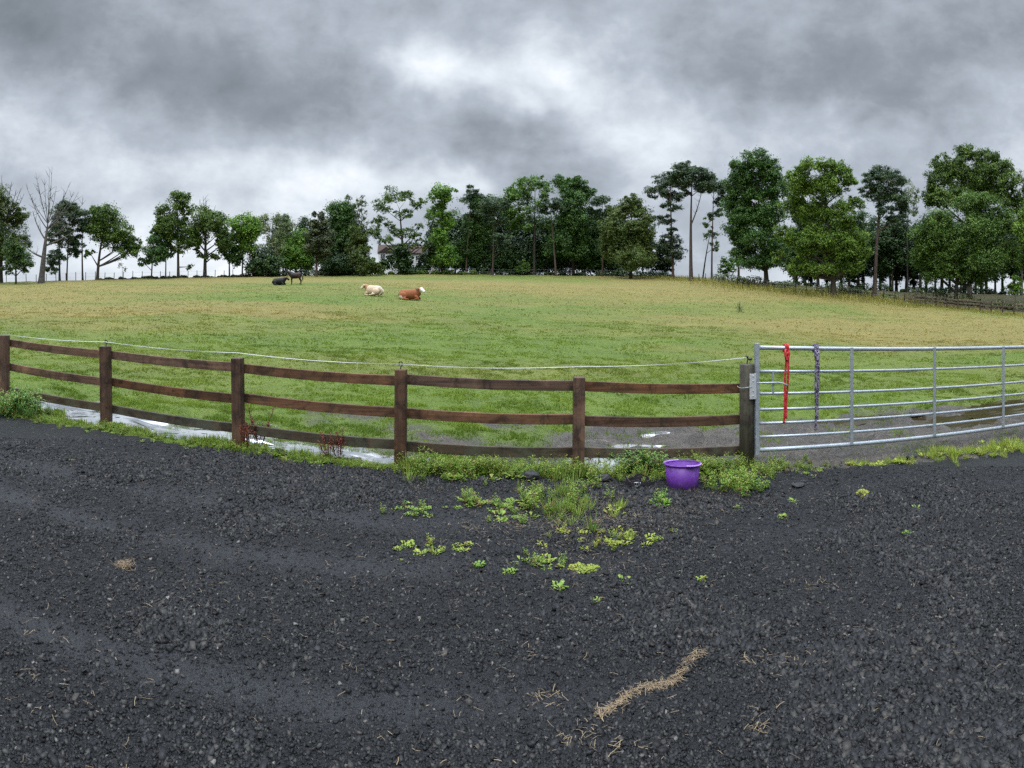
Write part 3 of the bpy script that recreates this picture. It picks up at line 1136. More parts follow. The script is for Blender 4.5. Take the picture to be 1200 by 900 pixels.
T('pine_tree', 'dark thin pine just to the right of the bare dead tree', 'tree', 70, 0, 'pine', [(72, 255, 9, 14), (66, 300, 9, 8), (61, 312, 7, 7), (78, 243, 7, 7), (66, 275, 8, 10)], .34)
T('pine_tree', 'dark slender pine between the dead tree and the twin thin trunks', 'tree', 78, 2, 'pine', [(83, 248, 8, 8), (80, 283, 7, 11), (88, 296, 6, 7), (86, 264, 6, 8)], .26)
T('pine_tree', 'sparse pine with two thin bare trunks close together, left of the round oak', 'tree', 97, 1, 'pine', [(97, 252, 11, 7), (103, 264, 8, 7), (91, 284, 7, 8), (94, 266, 7, 6)], .30, bare=[(100, 252)])
T(BT, 'wide spreading round crowned oak standing clear, right of the bare dead tree', 'tree', 114, -1, 'oak', [(124, 256, 17, 15), (111, 267, 13, 12), (143, 271, 13, 11), (156, 285, 11, 8), (130, 281, 16, 9), (106, 297, 7, 5), (150, 297, 11, 5), (116, 246, 11, 6), (160, 291, 5, 4)], .50, (124, 262))
T('sapling', 'small thin wispy sapling alone in the gap between two oaks', 'sapling', 143, -1, 'pale', [(140, 310, 4, 6), (147, 315, 4, 4), (137, 305, 3, 3)], .08, dens=.4)
T(BT, 'small low tree at the left end of the clump left of the cattle', 'tree', 177, 0, 'oakdark', [(178, 297, 13, 9), (169, 308, 8, 5), (188, 300, 9, 7), (182, 283, 10, 8)], .26)
T(BT, 'slim trunked dark tree behind the low tree at the end of the clump', 'tree', 194, 3, 'oakdark', [(191, 281, 11, 10), (200, 295, 9, 8), (196, 268, 9, 7)], .24)
T(BT, 'tallest oak of the left-hand clump with an uneven gappy crown', 'tree', 209, 0, 'oak', [(210, 237, 12, 11), (196, 250, 13, 9), (222, 247, 7, 7), (205, 268, 20, 11), (188, 262, 9, 8), (216, 288, 11, 8), (222, 312, 5, 3), (207, 228, 8, 5), (182, 272, 7, 6)], .46, (208, 240), bare=[(190, 244)])
T(BT, 'dark oak with dead twigs sticking out of its crown top', 'tree', 240, 0, 'oak', [(243, 259, 20, 11), (231, 272, 15, 11), (258, 271, 11, 11), (240, 248, 11, 6), (226, 286, 8, 7), (262, 285, 8, 9), (250, 300, 7, 4), (236, 296, 6, 5)], .62, (242, 255), bare=[(238, 229), (241, 232), (252, 242), (234, 236), (228, 246)])
T(BT, 'low dark leaning tree between the twiggy oak and the pale trunks', 'tree', 269, 2, 'oakdark', [(268, 289, 13, 13), (276, 300, 9, 11), (261, 278, 7, 7)], .3, (268, 282))
T(BT, 'leafy tree with two pale slender trunks', 'tree', 284, 1, 'bright', [(286, 262, 16, 12), (279, 275, 9, 9), (298, 270, 9, 11), (290, 286, 13, 11)], .28, bare=[(292, 256)])
T('birch_tree', 'pale airy see-through tree left of the horse', 'tree', 318, 4, 'pale', [(316, 268, 17, 16), (330, 258, 9, 9), (307, 260, 9, 9), (320, 292, 17, 14), (338, 270, 8, 10)], .3, dens=1.2)
T('bush', 'dark evergreen bush at the foot of the pale airy tree', 'bush', 306, 0, 'holly', [(308, 307, 18, 13), (296, 315, 11, 7), (322, 314, 10, 8)], .16, limbs=False)
# --- behind the animals
T(BT, 'rounded green tree standing directly behind the horse', 'tree', 347, 3, 'bright', [(340, 295, 17, 16), (350, 279, 13, 9), (334, 309, 14, 9), (354, 300, 11, 12), (362, 308, 10, 10)], .4)
T('conifer_tree', 'dark brownish pointed conifer right of the horse with a bare lower trunk', 'tree', 371, -4, 'yew', [(374, 251, 7, 6), (374, 263, 12, 8), (373, 278, 16, 9), (377, 291, 15, 8), (379, 302, 10, 4), (366, 292, 9, 6)], .42, (374, 250))
T(BT, 'tall full green tree between the conifer and the pale birch', 'tree', 400, 2, 'oakdark', [(395, 250, 12, 15), (407, 244, 11, 11), (400, 270, 16, 13), (388, 284, 11, 11), (411, 280, 11, 13)], .45, dens=1.2)
T('birch_tree', 'pale feathery birch top rising behind the yellowish tree', 'tree', 424, 4, 'pale', [(424, 237, 8, 8), (421, 252, 11, 9), (430, 268, 11, 11), (414, 243, 6, 8)], .26)
T(BT, 'yellowish green bushy tree behind and left of the willow bush', 'tree', 418, -2, 'olive', [(420, 274, 10, 9), (415, 290, 13, 9), (428, 293, 9, 9), (420, 305, 13, 8)], .28)
T('bush', 'dark evergreen thicket under the trees right of the conifer', 'bush', 400, 0, 'holly', [(394, 311, 17, 9), (410, 314, 14, 7), (383, 316, 10, 6)], .16, limbs=False)
T('willow_bush', 'rounded yellowish willow bush at the field edge above the cream cow', 'bush', 434, -5, 'olive', [(434, 312, 13, 8), (425, 316, 9, 6), (444, 314, 9, 7), (434, 305, 7, 4)], .12, limbs=False)
T(BT, 'big open limbed oak in front of the white house', 'tree', 474, -1, 'airy', [(461, 230, 15, 8), (447, 240, 12, 8), (478, 232, 9, 8), (444, 257, 9, 8), (472, 252, 12, 7), (488, 240, 7, 6), (495, 237, 7, 6), (470, 271, 16, 7), (493, 265, 7, 4), (452, 281, 10, 7), (481, 288, 9, 5), (440, 274, 8, 8), (497, 281, 5, 4), (458, 262, 8, 5), (486, 278, 9, 6), (462, 290, 8, 6), (494, 290, 7, 6)], .62, (468, 245), lm='oak', dens=1.05)
T('bush', 'dark shrub at the foot of the open limbed oak by the house', 'bush', 468, -1, 'holly', [(466, 306, 9, 9), (474, 314, 13, 7), (470, 294, 9, 8), (480, 302, 6, 6)], .14, limbs=False)
T('bush', 'dark shrub in front of the left gable of the white house', 'bush', 450, 0, 'holly', [(448, 312, 8, 6), (455, 306, 5, 5)], .12, limbs=False)
T('bush', 'dark shrub hiding the right part of the white house', 'bush', 499, 0, 'holly', [(500, 306, 9, 10), (494, 316, 10, 6), (506, 293, 6, 8)], .14, limbs=False)
T(BT, 'tall light green tree at the right end of the white house', 'tree', 518, 0, 'bright', [(515, 230, 12, 10), (528, 228, 9, 8), (512, 250, 11, 9), (525, 257, 13, 11), (514, 279, 12, 9), (524, 300, 14, 13), (510, 305, 9, 10)], .5, dens=.95)
T('pine_tree', 'dark topped pine beside the light green tree by the house', 'tree', 546, 2, 'pine', [(551, 226, 8, 6), (556, 235, 12, 7), (560, 249, 9, 7)], .36, (553, 230))
T(BT, 'dense dark tree filling the space behind the olive pine trunk', 'tree', 560, 4, 'oakdark', [(566, 246, 13, 12), (575, 238, 13, 9), (560, 275, 17, 16), (545, 298, 14, 15), (566, 303, 16, 13), (550, 262, 10, 12)], .5, dens=1.2)
T('pine_tree', 'pine with a pale straight trunk and olive lower branches', 'tree', 577, -3, 'pine', [(581, 240, 13, 7), (571, 249, 9, 5), (586, 257, 9, 5), (586, 281, 10, 5), (592, 290, 7, 4)], .36, (579, 238))
T(BT, 'mid green tree between the olive pine and the tallest centre tree', 'tree', 597, 3, 'oak', [(597, 231, 11, 9), (604, 224, 9, 7), (591, 247, 11, 9), (602, 258, 12, 12)], .42)
T(BT, 'tall airy tree with a tiered crown in the centre of the treeline', 'tree', 626, 0, 'airy', [(619, 218, 14, 9), (634, 213, 12, 7), (611, 230, 13, 10), (640, 227, 11, 8), (627, 244, 18, 7), (608, 249, 9, 8), (641, 264, 9, 8), (620, 262, 9, 7)], .48, (627, 225), lm='oak', dens=1.35)
T('pine_tree', 'slim leaning pale trunked pine with a small flat dark top', 'tree', 652, -3, 'pine', [(644, 240, 10, 5), (652, 247, 7, 4), (639, 249, 6, 3)], .36, (645, 242))
T(BT, 'dense dark round topped tree, highest in the centre treeline', 'tree', 672, 2, 'oakdark', [(660, 212, 11, 7), (671, 217, 14, 9), (685, 227, 9, 8), (691, 223, 6, 5), (668, 239, 19, 13), (672, 264, 22, 15), (664, 289, 24, 16), (690, 298, 16, 14)], .6, dens=1.1)
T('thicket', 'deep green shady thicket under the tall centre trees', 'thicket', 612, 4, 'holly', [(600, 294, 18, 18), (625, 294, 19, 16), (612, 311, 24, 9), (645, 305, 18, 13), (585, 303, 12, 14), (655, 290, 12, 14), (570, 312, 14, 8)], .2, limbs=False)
T('bush', 'light green shrub at the field edge in the centre of the treeline', 'bush', 615, -1, 'oak', [(614, 310, 7, 8), (612, 317, 9, 5)], .1, limbs=False)
T('pine_tree', 'pine with a thin pale trunk and dark flat top left of the drooping tree', 'tree', 706, -2, 'pine', [(705, 238, 11, 5), (697, 246, 8, 5), (712, 250, 9, 6)], .30, (706, 238))
T('hornbeam_tree', 'broad drooping dull green tree clothed almost to the ground', 'tree', 739, -5, 'olive', [(742, 238, 12, 10), (726, 250, 14, 11), (752, 255, 12, 11), (715, 269, 12, 11), (740, 275, 23, 13), (758, 284, 10, 12), (722, 295, 15, 11), (745, 304, 20, 13), (710, 286, 8, 9), (762, 304, 7, 9), (737, 231, 6, 4)], .5, (740, 240), lm='olive', dens=1.25)
T('bush', 'dark evergreen bush between the drooping tree and the three tall pines', 'bush', 776, 3, 'holly', [(775, 300, 10, 13), (782, 311, 9, 8), (766, 309, 8, 10)], .16, limbs=False)
T(BT, 'dark tree hidden behind the drooping dull green tree', 'tree', 700, 5, 'oakdark', [(700, 262, 14, 12), (695, 285, 16, 16), (712, 305, 16, 12), (690, 308, 14, 10)], .4, dens=1.2)
# --- pines and oaks, right of centre
T('pine_tree', 'left pine of the three tall pines with several layered tiers', 'tree', 789, -2, 'pine', [(782, 212, 14, 7), (772, 224, 12, 6), (791, 228, 10, 6), (785, 244, 9, 5), (780, 257, 11, 4), (790, 270, 7, 4), (783, 282, 11, 6), (790, 296, 10, 8), (775, 291, 8, 5)], .42, (785, 212))
T('pine_tree', 'middle and thickest trunked of the three tall pines', 'tree', 810, -6, 'pine', [(808, 195, 12, 5), (797, 203, 11, 6), (819, 204, 12, 6), (830, 212, 8, 6), (811, 213, 14, 5), (823, 219, 11, 5), (799, 213, 10, 4), (790, 207, 8, 4), (805, 224, 7, 3)], .62, (811, 208), bare=[(824, 216)])
T('pine_tree', 'right pine of the three tall pines with a reddish thin trunk', 'tree', 834, 0, 'pine', [(838, 212, 11, 7), (846, 222, 10, 7), (830, 221, 9, 5), (843, 235, 8, 5), (840, 250, 7, 4)], .32, (837, 212))
T('birch_tree', 'small leaning tree showing between the tall pines', 'tree', 823, 2, 'airy', [(833, 274, 8, 8), (838, 289, 8, 6), (829, 262, 7, 7)], .3, (833, 270), lm='oak')
T('bush', 'small green bush on the skyline in the gap right of the pines', 'bush', 853, 2, 'oak', [(855, 308, 9, 9), (849, 316, 7, 6)], .1, limbs=False)
T(BT, 'tall dark oak right of the three pines', 'tree', 899, -12, 'oakdark', [(885, 188, 16, 10), (869, 198, 13, 11), (901, 195, 14, 11), (861, 215, 12, 11), (885, 217, 18, 11), (902, 233, 13, 9), (878, 234, 12, 8), (909, 215, 11, 11), (861, 240, 14, 13), (884, 250, 19, 13), (905, 254, 16, 15), (865, 268, 15, 11), (890, 284, 20, 11), (912, 290, 13, 13), (869, 294, 13, 8), (880, 308, 17, 8), (904, 307, 14, 8)], .68, (885, 210))
T('pine_tree', 'reddish bare trunk with dark foliage under the tall dark oak', 'tree', 866, -4, 'pine', [(866, 272, 10, 10), (870, 285, 8, 8)], .42)
T(BT, 'broad bright green oak with lobed crown left of the lone pine', 'tree', 977, -18, 'bright', [(950, 195, 14, 8), (975, 195, 16, 8), (990, 202, 9, 8), (930, 205, 11, 8), (940, 220, 16, 11), (965, 220, 17, 11), (995, 215, 9, 9), (925, 241, 12, 9), (955, 250, 18, 12), (985, 250, 16, 13), (1004, 236, 9, 8), (920, 275, 12, 9), (945, 285, 17, 12), (975, 284, 20, 12), (1003, 280, 14, 12), (1014, 295, 9, 9), (912, 300, 8, 7), (940, 307, 13, 8), (985, 307, 20, 9), (932, 317, 12, 6), (962, 317, 18, 7), (1000, 314, 13, 8)], .68, (965, 215), dens=1.05)
T(BT, 'dark oak crown showing behind the bright green oak', 'tree', 930, 3, 'oakdark', [(930, 225, 14, 14), (960, 265, 22, 18), (925, 300, 20, 14), (985, 285, 22, 20), (1005, 262, 12, 14), (940, 250, 14, 16)], .5, dens=1.1)
T('pine_tree', 'lone tall pine with a dark top leaning right, in front of pale birches', 'tree', 1025, -13, 'pine', [(1034, 199, 11, 7), (1024, 211, 11, 7), (1045, 211, 12, 8), (1017, 224, 8, 6), (1035, 227, 16, 8), (1050, 234, 11, 9), (1058, 245, 8, 9), (1047, 260, 9, 7), (1036, 245, 9, 6)], .5, (1034, 205))
T('birch_tree', 'pale weeping birch between the lone pine and the tall right-hand tree', 'tree', 1064, 2, 'pale', [(1064, 225, 7, 13), (1070, 247, 6, 13), (1057, 215, 7, 6), (1073, 230, 4, 10)], .26, dens=1.1)
T(BT, 'shadowy dark tree behind the lone pine trunk', 'tree', 1046, 3, 'oakdark', [(1050, 283, 14, 19), (1038, 308, 12, 13), (1062, 300, 12, 15), (1030, 285, 10, 16), (1055, 262, 10, 10)], .36, lm='holly')
T(BT, 'tallest tree on the right, rising behind the wide rounded one', 'tree', 1136, -4, 'oakdark', [(1104, 190, 12, 10), (1130, 178, 14, 9), (1155, 182, 13, 9), (1175, 195, 13, 9), (1120, 204, 17, 11), (1150, 207, 19, 11), (1180, 215, 11, 11), (1095, 214, 11, 11), (1091, 235, 11, 9), (1110, 235, 15, 11), (1190, 240, 12, 14), (1143, 222, 15, 10), (1166, 226, 13, 10), (1128, 226, 12, 9)], .6, (1135, 195), lm='oak', dens=1.1)
T(BT, 'wide rounded bushy tree hiding the wood at the right', 'tree', 1120, -15, 'oak', [(1100, 260, 17, 12), (1134, 240, 17, 12), (1155, 236, 15, 9), (1080, 275, 14, 12), (1115, 280, 21, 14), (1150, 270, 21, 16), (1177, 260, 14, 14), (1085, 300, 17, 14), (1120, 308, 23, 14), (1155, 305, 23, 16), (1184, 295, 13, 16), (1098, 323, 15, 8), (1140, 326, 18, 8)], .5, (1128, 258), dens=1.15)
T(BT, 'leafy tree cut by the right edge of the picture', 'tree', 1214, -12, 'bright', [(1196, 268, 10, 14), (1212, 245, 14, 16), (1215, 280, 18, 20), (1230, 260, 18, 20), (1202, 302, 10, 14), (1225, 310, 18, 16)], .44)
T('birch_tree', 'thin pale birch top beside the tallest right-hand tree', 'tree', 1198, 0, 'pale', [(1196, 212, 9, 12), (1200, 232, 8, 10), (1205, 220, 8, 10)], .24)
T('bush', 'small fresh green sapling bush under the trees near the right edge', 'bush', 1191, -14, 'bright', [(1190, 331, 7, 6), (1192, 339, 6, 5), (1184, 337, 4, 4)], .08, limbs=False)
# --- the wood behind on the right and the shade behind the centre
rw = random.Random(12)
k = 0
for px in range(934, 1216, 9):
    p = px + rw.uniform(-3, 3)
    yy = rw.uniform(292, 302)
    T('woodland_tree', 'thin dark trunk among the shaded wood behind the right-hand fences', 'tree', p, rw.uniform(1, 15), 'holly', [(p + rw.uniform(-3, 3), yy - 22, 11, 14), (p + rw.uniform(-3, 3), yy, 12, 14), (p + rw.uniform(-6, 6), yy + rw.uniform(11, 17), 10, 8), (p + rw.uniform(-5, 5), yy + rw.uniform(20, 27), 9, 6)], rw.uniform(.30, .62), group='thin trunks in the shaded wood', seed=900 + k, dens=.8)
    k += 1
for px in (330, 356, 388, 412, 512, 530, 548, 566, 584, 600, 618, 640, 655, 668, 684, 700, 716, 728, 752):
    p = px + rw.uniform(-4, 4)
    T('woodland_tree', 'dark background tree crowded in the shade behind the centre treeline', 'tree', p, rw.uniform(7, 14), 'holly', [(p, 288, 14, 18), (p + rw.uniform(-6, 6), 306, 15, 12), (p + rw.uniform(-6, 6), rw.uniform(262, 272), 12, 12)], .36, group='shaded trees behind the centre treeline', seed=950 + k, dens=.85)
    k += 1

# hedges and rough banks
def hedge(name, label, pxs, dRf, hpx, kind, lm=None, seed=5, wob=2.0, group=None):
    rh = random.Random(seed)
    pts = []
    for i in range(len(pxs) - 1):
        pass
    p0, p1 = pxs
    mid = (p0 + p1) / 2
    R = float(np.interp(mid, _PX, _CR))
    rng = np.random.default_rng(seed)
    org = at_r(mid, R + dRf(mid))
    P, N_, S = [], [], []
    px = p0
    while px < p1:
        Rr = float(np.interp(px, _PX, _CR)) + dRf(px)
        b = at_r(px, Rr)
        h = hpx * Rr / F * (rh.uniform(.25, 1.2) if rh.random() > .25 else .15)
        w = h * .9
        m = int(260)
        d = unit(rng.normal(0, 1, (m, 3)) + V(0, 0, .3))
        c = V(*b) + V(0, 0, h * .42) + d * V(w, w, h * .58) * rng.uniform(.6, 1.05, (m, 1))
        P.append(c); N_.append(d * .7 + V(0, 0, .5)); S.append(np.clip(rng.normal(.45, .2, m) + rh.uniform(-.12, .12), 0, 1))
        px += hpx * .55 * rh.uniform(.7, 1.2)
    P, N_, S = np.vstack(P), np.vstack(N_), np.concatenate(S)
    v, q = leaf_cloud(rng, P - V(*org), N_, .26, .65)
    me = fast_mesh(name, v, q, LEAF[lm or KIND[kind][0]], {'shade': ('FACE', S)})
    return tag(link(name, me, None, org), label, 'hedge')


hedge('bramble_hedge', 'low straggling bramble hedge behind the right-hand wire fence', (836, 1060), lambda p: RF(p) + 4 - np.interp(p, _PX, _CR), 11, 'hedge', seed=3)
hedge('bramble_hedge', 'dark bramble hedge behind the far wooden rail fence', (1060, 1290), lambda p: RF(p) + 6 - np.interp(p, _PX, _CR), 15, 'hedge', seed=4)
hedge('undergrowth_hedge', 'dark undergrowth at the back of the shaded wood on the right', (925, 1290), lambda p: 3.0, 13, 'hedge', 'holly', seed=14)
hedge('low_hedge', 'low dark hedge bottom under the trees behind horse and cattle', (292, 450), lambda p: 1.5, 7, 'hedge', 'holly', seed=6)
hedge('low_hedge', 'low rough green hedge bank below the white house', (446, 560), lambda p: -1.0, 5, 'hedge', 'oak', seed=7)
hedge('low_hedge', 'low dark hedge bottom under the centre trees', (556, 790), lambda p: 1.5, 7, 'hedge', 'holly', seed=8)
hedge('low_hedge', 'thin scrubby hedge line under the left-hand trees', (118, 292), lambda p: 1.5, 3, 'hedge', seed=9)

# ------------------------------------------------------------------ white house behind the trees
M_HWALL = simple('white_render', (.74, .75, .76), .8, var=.06, sc=1.2)
m_, n = mat('brown_roof_tiles')
w = n.node('ShaderNodeTexBrick'); n.put(w.inputs[0], objc(n)); w.inputs['Scale'].default_value = 3.0
w.inputs['Color1'].default_value = (.055, .034, .028, 1); w.inputs['Color2'].default_value = (.085, .054, .044, 1); w.inputs['Mortar'].default_value = (.04, .03, .025, 1)
finish(n, pbsdf(n, w.outputs[0], .85, 0, .3))
M_HROOF = m_
M_GLASS = simple('window_glass', (.03, .035, .04), .08, spec=.7)
M_WHITE = simple('white_frame', (.78, .78, .78), .5, var=.04)
HR = 128.0
hs = HR / F
hp = at_r(478, HR)
hz0 = CAMZ + (HY - 324) * hs
house = thing('house', 'white rendered house with brown tiled roof half hidden behind the trees', 'house', (hp.x, hp.y, hz0), -(478 - CX) / F)
def hx(px): return (px - 478) * hs
def hzz(py): return CAMZ + (HY - py) * hs - hz0
mb = MB()
xa, xb, xg = hx(444), hx(523), hx(462)
ze, zr = hzz(297), hzz(288)
mb.box(((xa + xb) / 2, 3.2, ze / 2 - 1), (xb - xa, 6.4, ze + 2))
mb.build('wall', M_HWALL, house)
mb = MB()                                                         # projecting wing on the left
mb.box(((xa + xg) / 2, -.9, hzz(297) / 2 - 1), (xg - xa, 1.8 - .01, hzz(297) + 2))
mb.build('wing_wall', M_HWALL, house)
mb = MB()
def gable_roof(mb, x0, x1, y0, y1, z0, z1, th=.14):
    ym = (y0 + y1) / 2
    P = [(x0, y0, z0), (x1, y0, z0), (x1, ym, z1), (x0, ym, z1), (x1, y1, z0), (x0, y1, z0)]
    Q = [(a, b, c + th) for a, b, c in P]
    mb.add(P + Q, [(0, 3, 2, 1), (3, 5, 4, 2), (6, 7, 8, 9), (9, 8, 10, 11), (0, 1, 7, 6), (5, 11, 10, 4), (0, 6, 9, 3), (3, 9, 11, 5), (1, 2, 8, 7), (2, 4, 10, 8)])
gable_roof(mb, xa - .3, xb + .3, -.35, 6.75, ze - .05, hzz(286))
rf = mb.build('roof', M_HROOF, house)
mb = MB()
P = [(xa - .2, -2.0, ze - .02), (xg + .2, -2.0, ze - .02), ((xa + xg) / 2, -2.0, hzz(290)), (xa - .2, 2.5, ze - .02), (xg + .2, 2.5, ze - .02), ((xa + xg) / 2, 2.5, hzz(290))]
mb.add(P, [(0, 1, 2), (0, 2, 5, 3), (1, 4, 5, 2), (3, 5, 4)])
mb.build('wing_roof', M_HROOF, house)
mb = MB(); mb.box((hx(505), 3.2, hzz(284)), (.8, .7, 1.8)); mb.build('chimney', M_HROOF, rf)
for (wx, wy, ww, wh, yf) in ((449, 301, 5.5, 6, -1.82), (489.5, 302.5, 5, 6, -.02), (458, 312, 4, 6, -1.82), (511, 303, 5, 6, -.02), (489, 315, 6, 6, -.02), (470, 303, 4, 5, -.02)):
    cxw, czw, a, b = hx(wx), hzz(wy), ww * hs, wh * hs
    mb = MB()
    for (ox, oz, sx, sz) in ((0, b / 2, a + .1, .08), (0, -b / 2, a + .1, .08), (-a / 2, 0, .08, b - .08), (a / 2, 0, .08, b - .08), (0, 0, .05, b - .08)):
        mb.box((cxw + ox, yf - .03, czw + oz), (sx, .08, sz))
    wd = mb.build('window', M_WHITE, house)
    mb = MB(); mb.box((cxw, yf, czw), (a - .06, .03, b - .06)); mb.build('pane', M_GLASS, wd)

# ------------------------------------------------------------------ far fences
def far_fence(name, label, line, step, hgt, pw, wires, mat_, railh=None, seed=1):
    rf_ = random.Random(seed)
    P = [at_r(px, R) for px, R in line]
    org = P[len(P) // 2]
    root = thing(name, label, 'fence', org)
    pts = []
    acc = 0.0
    for a, b in zip(P[:-1], P[1:]):
        L = (b.xy - a.xy).length
        t = acc
        while t < L:
            q = a.lerp(b, t / L)
            pts.append(Vector((q.x, q.y, float(zf(q.x, q.y)))))
            t += step
        acc = t - L
    hs_ = []
    for q in pts:
        h = hgt * rf_.uniform(.92, 1.1)
        mb = MB()
        tilt = Vector((rf_.uniform(-.05, .05), rf_.uniform(-.05, .05), 0))
        mb.tube([q + Vector((0, 0, -.3)), q + Vector((0, 0, h)) + tilt], [pw / 2, pw / 2 * .95], 6)
        mb.build('post', mat_, root, off=org)
    for wz in wires:
        if railh:
            for a, b in zip(pts[:-1], pts[1:]):
                mb = MB()
                mb.beam(a + Vector((0, 0, wz)), b + Vector((0, 0, wz + rf_.uniform(-.06, .06))), .05, railh)
                mb.build('rail', M_FARRAIL, root, off=org)
        else:
            mb = MB()
            mb.tube([a + Vector((0, 0, wz)) for a in pts], .006, 4)
            mb.build('wire', M_GALV, root, off=org)
    return root


cr = lambda px: float(np.interp(px, _PX, _CR))
far_fence('wire_fence', 'thin post and wire fence on the skyline under the left-hand trees', [(p, cr(p) - .5) for p in range(-40, 311, 25)], 1.5, 1.15, .10, (.5, 1.0), M_BARK, seed=2)
far_fence('wire_fence', 'thin post and wire fence in the shade behind horse and cattle', [(p, cr(p) - 1.2) for p in range(312, 800, 40)], 2.4, 1.1, .10, (.5, 1.0), M_FARWOOD, seed=3)
far_fence('wire_fence', 'post and wire fence below the right-hand oaks and lone pine', [(p, RF(p)) for p in range(812, 1061, 31)], 1.55, 1.2, .11, (.35, .7, 1.05), M_BARK, seed=4)
far_fence('far_rail_fence', 'old wooden post and rail fence at the far right of the field', [(p, RF(p)) for p in range(1060, 1281, 20)], 1.9, 1.2, .15, (.40, .75, 1.08), M_FARWOOD, .13, seed=5)

# ------------------------------------------------------------------ animals
def animal_mesh(mb, name, mt, parent, vox=.028, sm=6):
    o = mb.build(name, mt, parent, True)
    r = o.modifiers.new('r', 'REMESH'); r.mode = 'VOXEL'; r.voxel_size = vox
    s = o.modifiers.new('s', 'SMOOTH'); s.factor = .5; s.iterations = sm
    bpy.context.view_layer.update()
    dg = bpy.context.evaluated_depsgraph_get()
    me = bpy.data.meshes.new_from_object(o.evaluated_get(dg))
    o.modifiers.clear()
    o.data = me
    me.polygons.foreach_set('use_smooth', [True] * len(me.polygons))
    return o


def hide_mat(name, stops, rough=.75, scale=1.0):
    """coat: base colour + list of (centre, radius, colour) patches in object space"""
    m_, n = mat(name)
    P = objc(n)
    base_c, base_d = stops[0]
    f = n.noise(P, 5, 4, .6)
    c = n.mix(f, base_d, base_c)
    wp = n.vm('ADD', P, None)
    nv = n.vm('SCALE', n.vm('SUBTRACT', n.noise(P, 6, 3, .6, 0, 1), (.5, .5, .5)))
    nv.node.inputs[3].default_value = .22
    n.put(wp.node.inputs[1], nv)
    for (ctr, r_, col) in stops[1:]:
        d = n.node('ShaderNodeVectorMath', operation='DISTANCE')
        n.put(d.inputs[0], wp); d.inputs[1].default_value = ctr
        c = n.mix(n.rng(d.outputs['Value'], r_ * .85, r_ * 1.05, 1, 0), c, col)
    finish(n, pbsdf(n, c, rough, 0, .3))
    return m_


def lying_cow(name, label, p, rz, mt, horn=None, hair=None, head_turn=0.0, scale=1.0):
    """x forward, lying on the brisket with legs folded"""
    root = thing(name, label, 'cow', p, rz)
    root.scale = (scale, scale, scale)
    mb = MB()
    # barrel
    mb.tube([(-1.0, 0, .42), (-.88, 0, .46), (-.6, 0, .47), (-.2, .0, .46), (.2, 0, .48), (.5, 0, .50), (.66, 0, .50)],
            [(.12, .14), (.30, .33), (.37, .40), (.42, .44), (.38, .44), (.30, .40), (.16, .26)], 18)
    mb.ball((-.62, 0, .60), (.36, .26, .26)); mb.ball((.32, 0, .70), (.32, .18, .24))
    for s in (-1, 1):
        mb.ball((-.62, s * .30, .36), (.40, .20, .30))                          # thigh
        mb.tube([(-.35, s * .46, .18), (-.62, s * .52, .12), (-.30, s * .56, .07), (-.06, s * .56, .06)], [.12, .095, .06, .055], 10)   # hind leg folded forward
        mb.tube([(.42, s * .24, .30), (.66, s * .27, .14), (.72, s * .28, .10), (.44, s * .32, .06), (.30, s * .32, .05)], [.14, .095, .08, .06, .05], 10)   # front leg folded under
    hx_, hy_ = math.cos(head_turn), math.sin(head_turn)
    nb = V(.56, 0, .62)
    hb = nb + V(.24 * hx_ + .05, .24 * hy_, .24)
    mb.tube([nb - V(.2, 0, .10), nb, (nb + hb) / 2 + V(0, 0, .02), hb], [(.26, .36), (.24, .33), (.19, .26), (.15, .19)], 14)
    mb.tube([hb + V(-.06 * hx_, -.06 * hy_, .03), hb + V(.08 * hx_, .08 * hy_, .02), hb + V(.26 * hx_, .26 * hy_, -.09), hb + V(.42 * hx_, .42 * hy_, -.20), hb + V(.47 * hx_, .47 * hy_, -.23)],
            [(.13, .13), (.165, .17), (.13, .145), (.11, .11), (.09, .085)], 14)
    px_, py_ = -hy_, hx_
    for s in (-1, 1):                                                           # ears
        e0 = hb + V(.0, 0, .06) + V(px_, py_, 0) * (s * .12)
        e1 = e0 + V(px_, py_, 0) * (s * .24) + V(0, 0, -.03)
        mb.tube([e0, (e0 + e1) / 2, e1], [(.05, .035), (.085, .04), (.03, .02)], 8)
    # tail lies round the quarter
    mb.tube([(-1.0, 0, .62), (-1.12, .05, .42), (-1.10, .18, .16), (-1.0, .30, .06)], [.045, .035, .03, .045], 8)
    body = animal_mesh(mb, 'body', mt, root)
    for s in (-1, 1):
        mbe = MB()
        mbe.ball(hb + V(.13 * hx_, .13 * hy_, .03) + V(px_, py_, 0) * (s * .135), .026, 8, 6)
        mbe.build('eye', M_BLACK, root, True)
    return root


def poly_head(p, rz):
    return p


pc = at(437, 346.5)
# cream cow: rump towards us, head to the left
CREAM = hide_mat('cream_coat', [((.58, .45, .33), (.46, .33, .22)), ((.72, 0, .76), .36, (.34, .19, .10)), ((1.14, .1, .72), .20, (.66, .60, .54)), ((-.6, -.2, .5), .5, (.66, .57, .46))])
lying_cow('cow', 'cream coloured cow lying in the field with its head to the left', pc, PI - .55, CREAM, head_turn=.25, scale=.92)
pb = at(482, 351.5)
BROWN = hide_mat('brown_coat', [((.30, .105, .042), (.20, .062, .024)), ((.55, 0, .80), .26, (.07, .028, .016)), ((1.10, -.2, .80), .36, (.72, .66, .60)), ((-.85, -.5, .1), .30, (.68, .58, .50)), ((-1.1, 0, .3), .16, (.10, .04, .02))])
lying_cow('cow', 'red brown cow with a white face lying with its head to the right', pb, -.10, BROWN, head_turn=-.55, scale=.90)
pk = at(328, 334)
BLACKC = hide_mat('black_coat', [((.010, .010, .011), (.005, .005, .006))], .65)
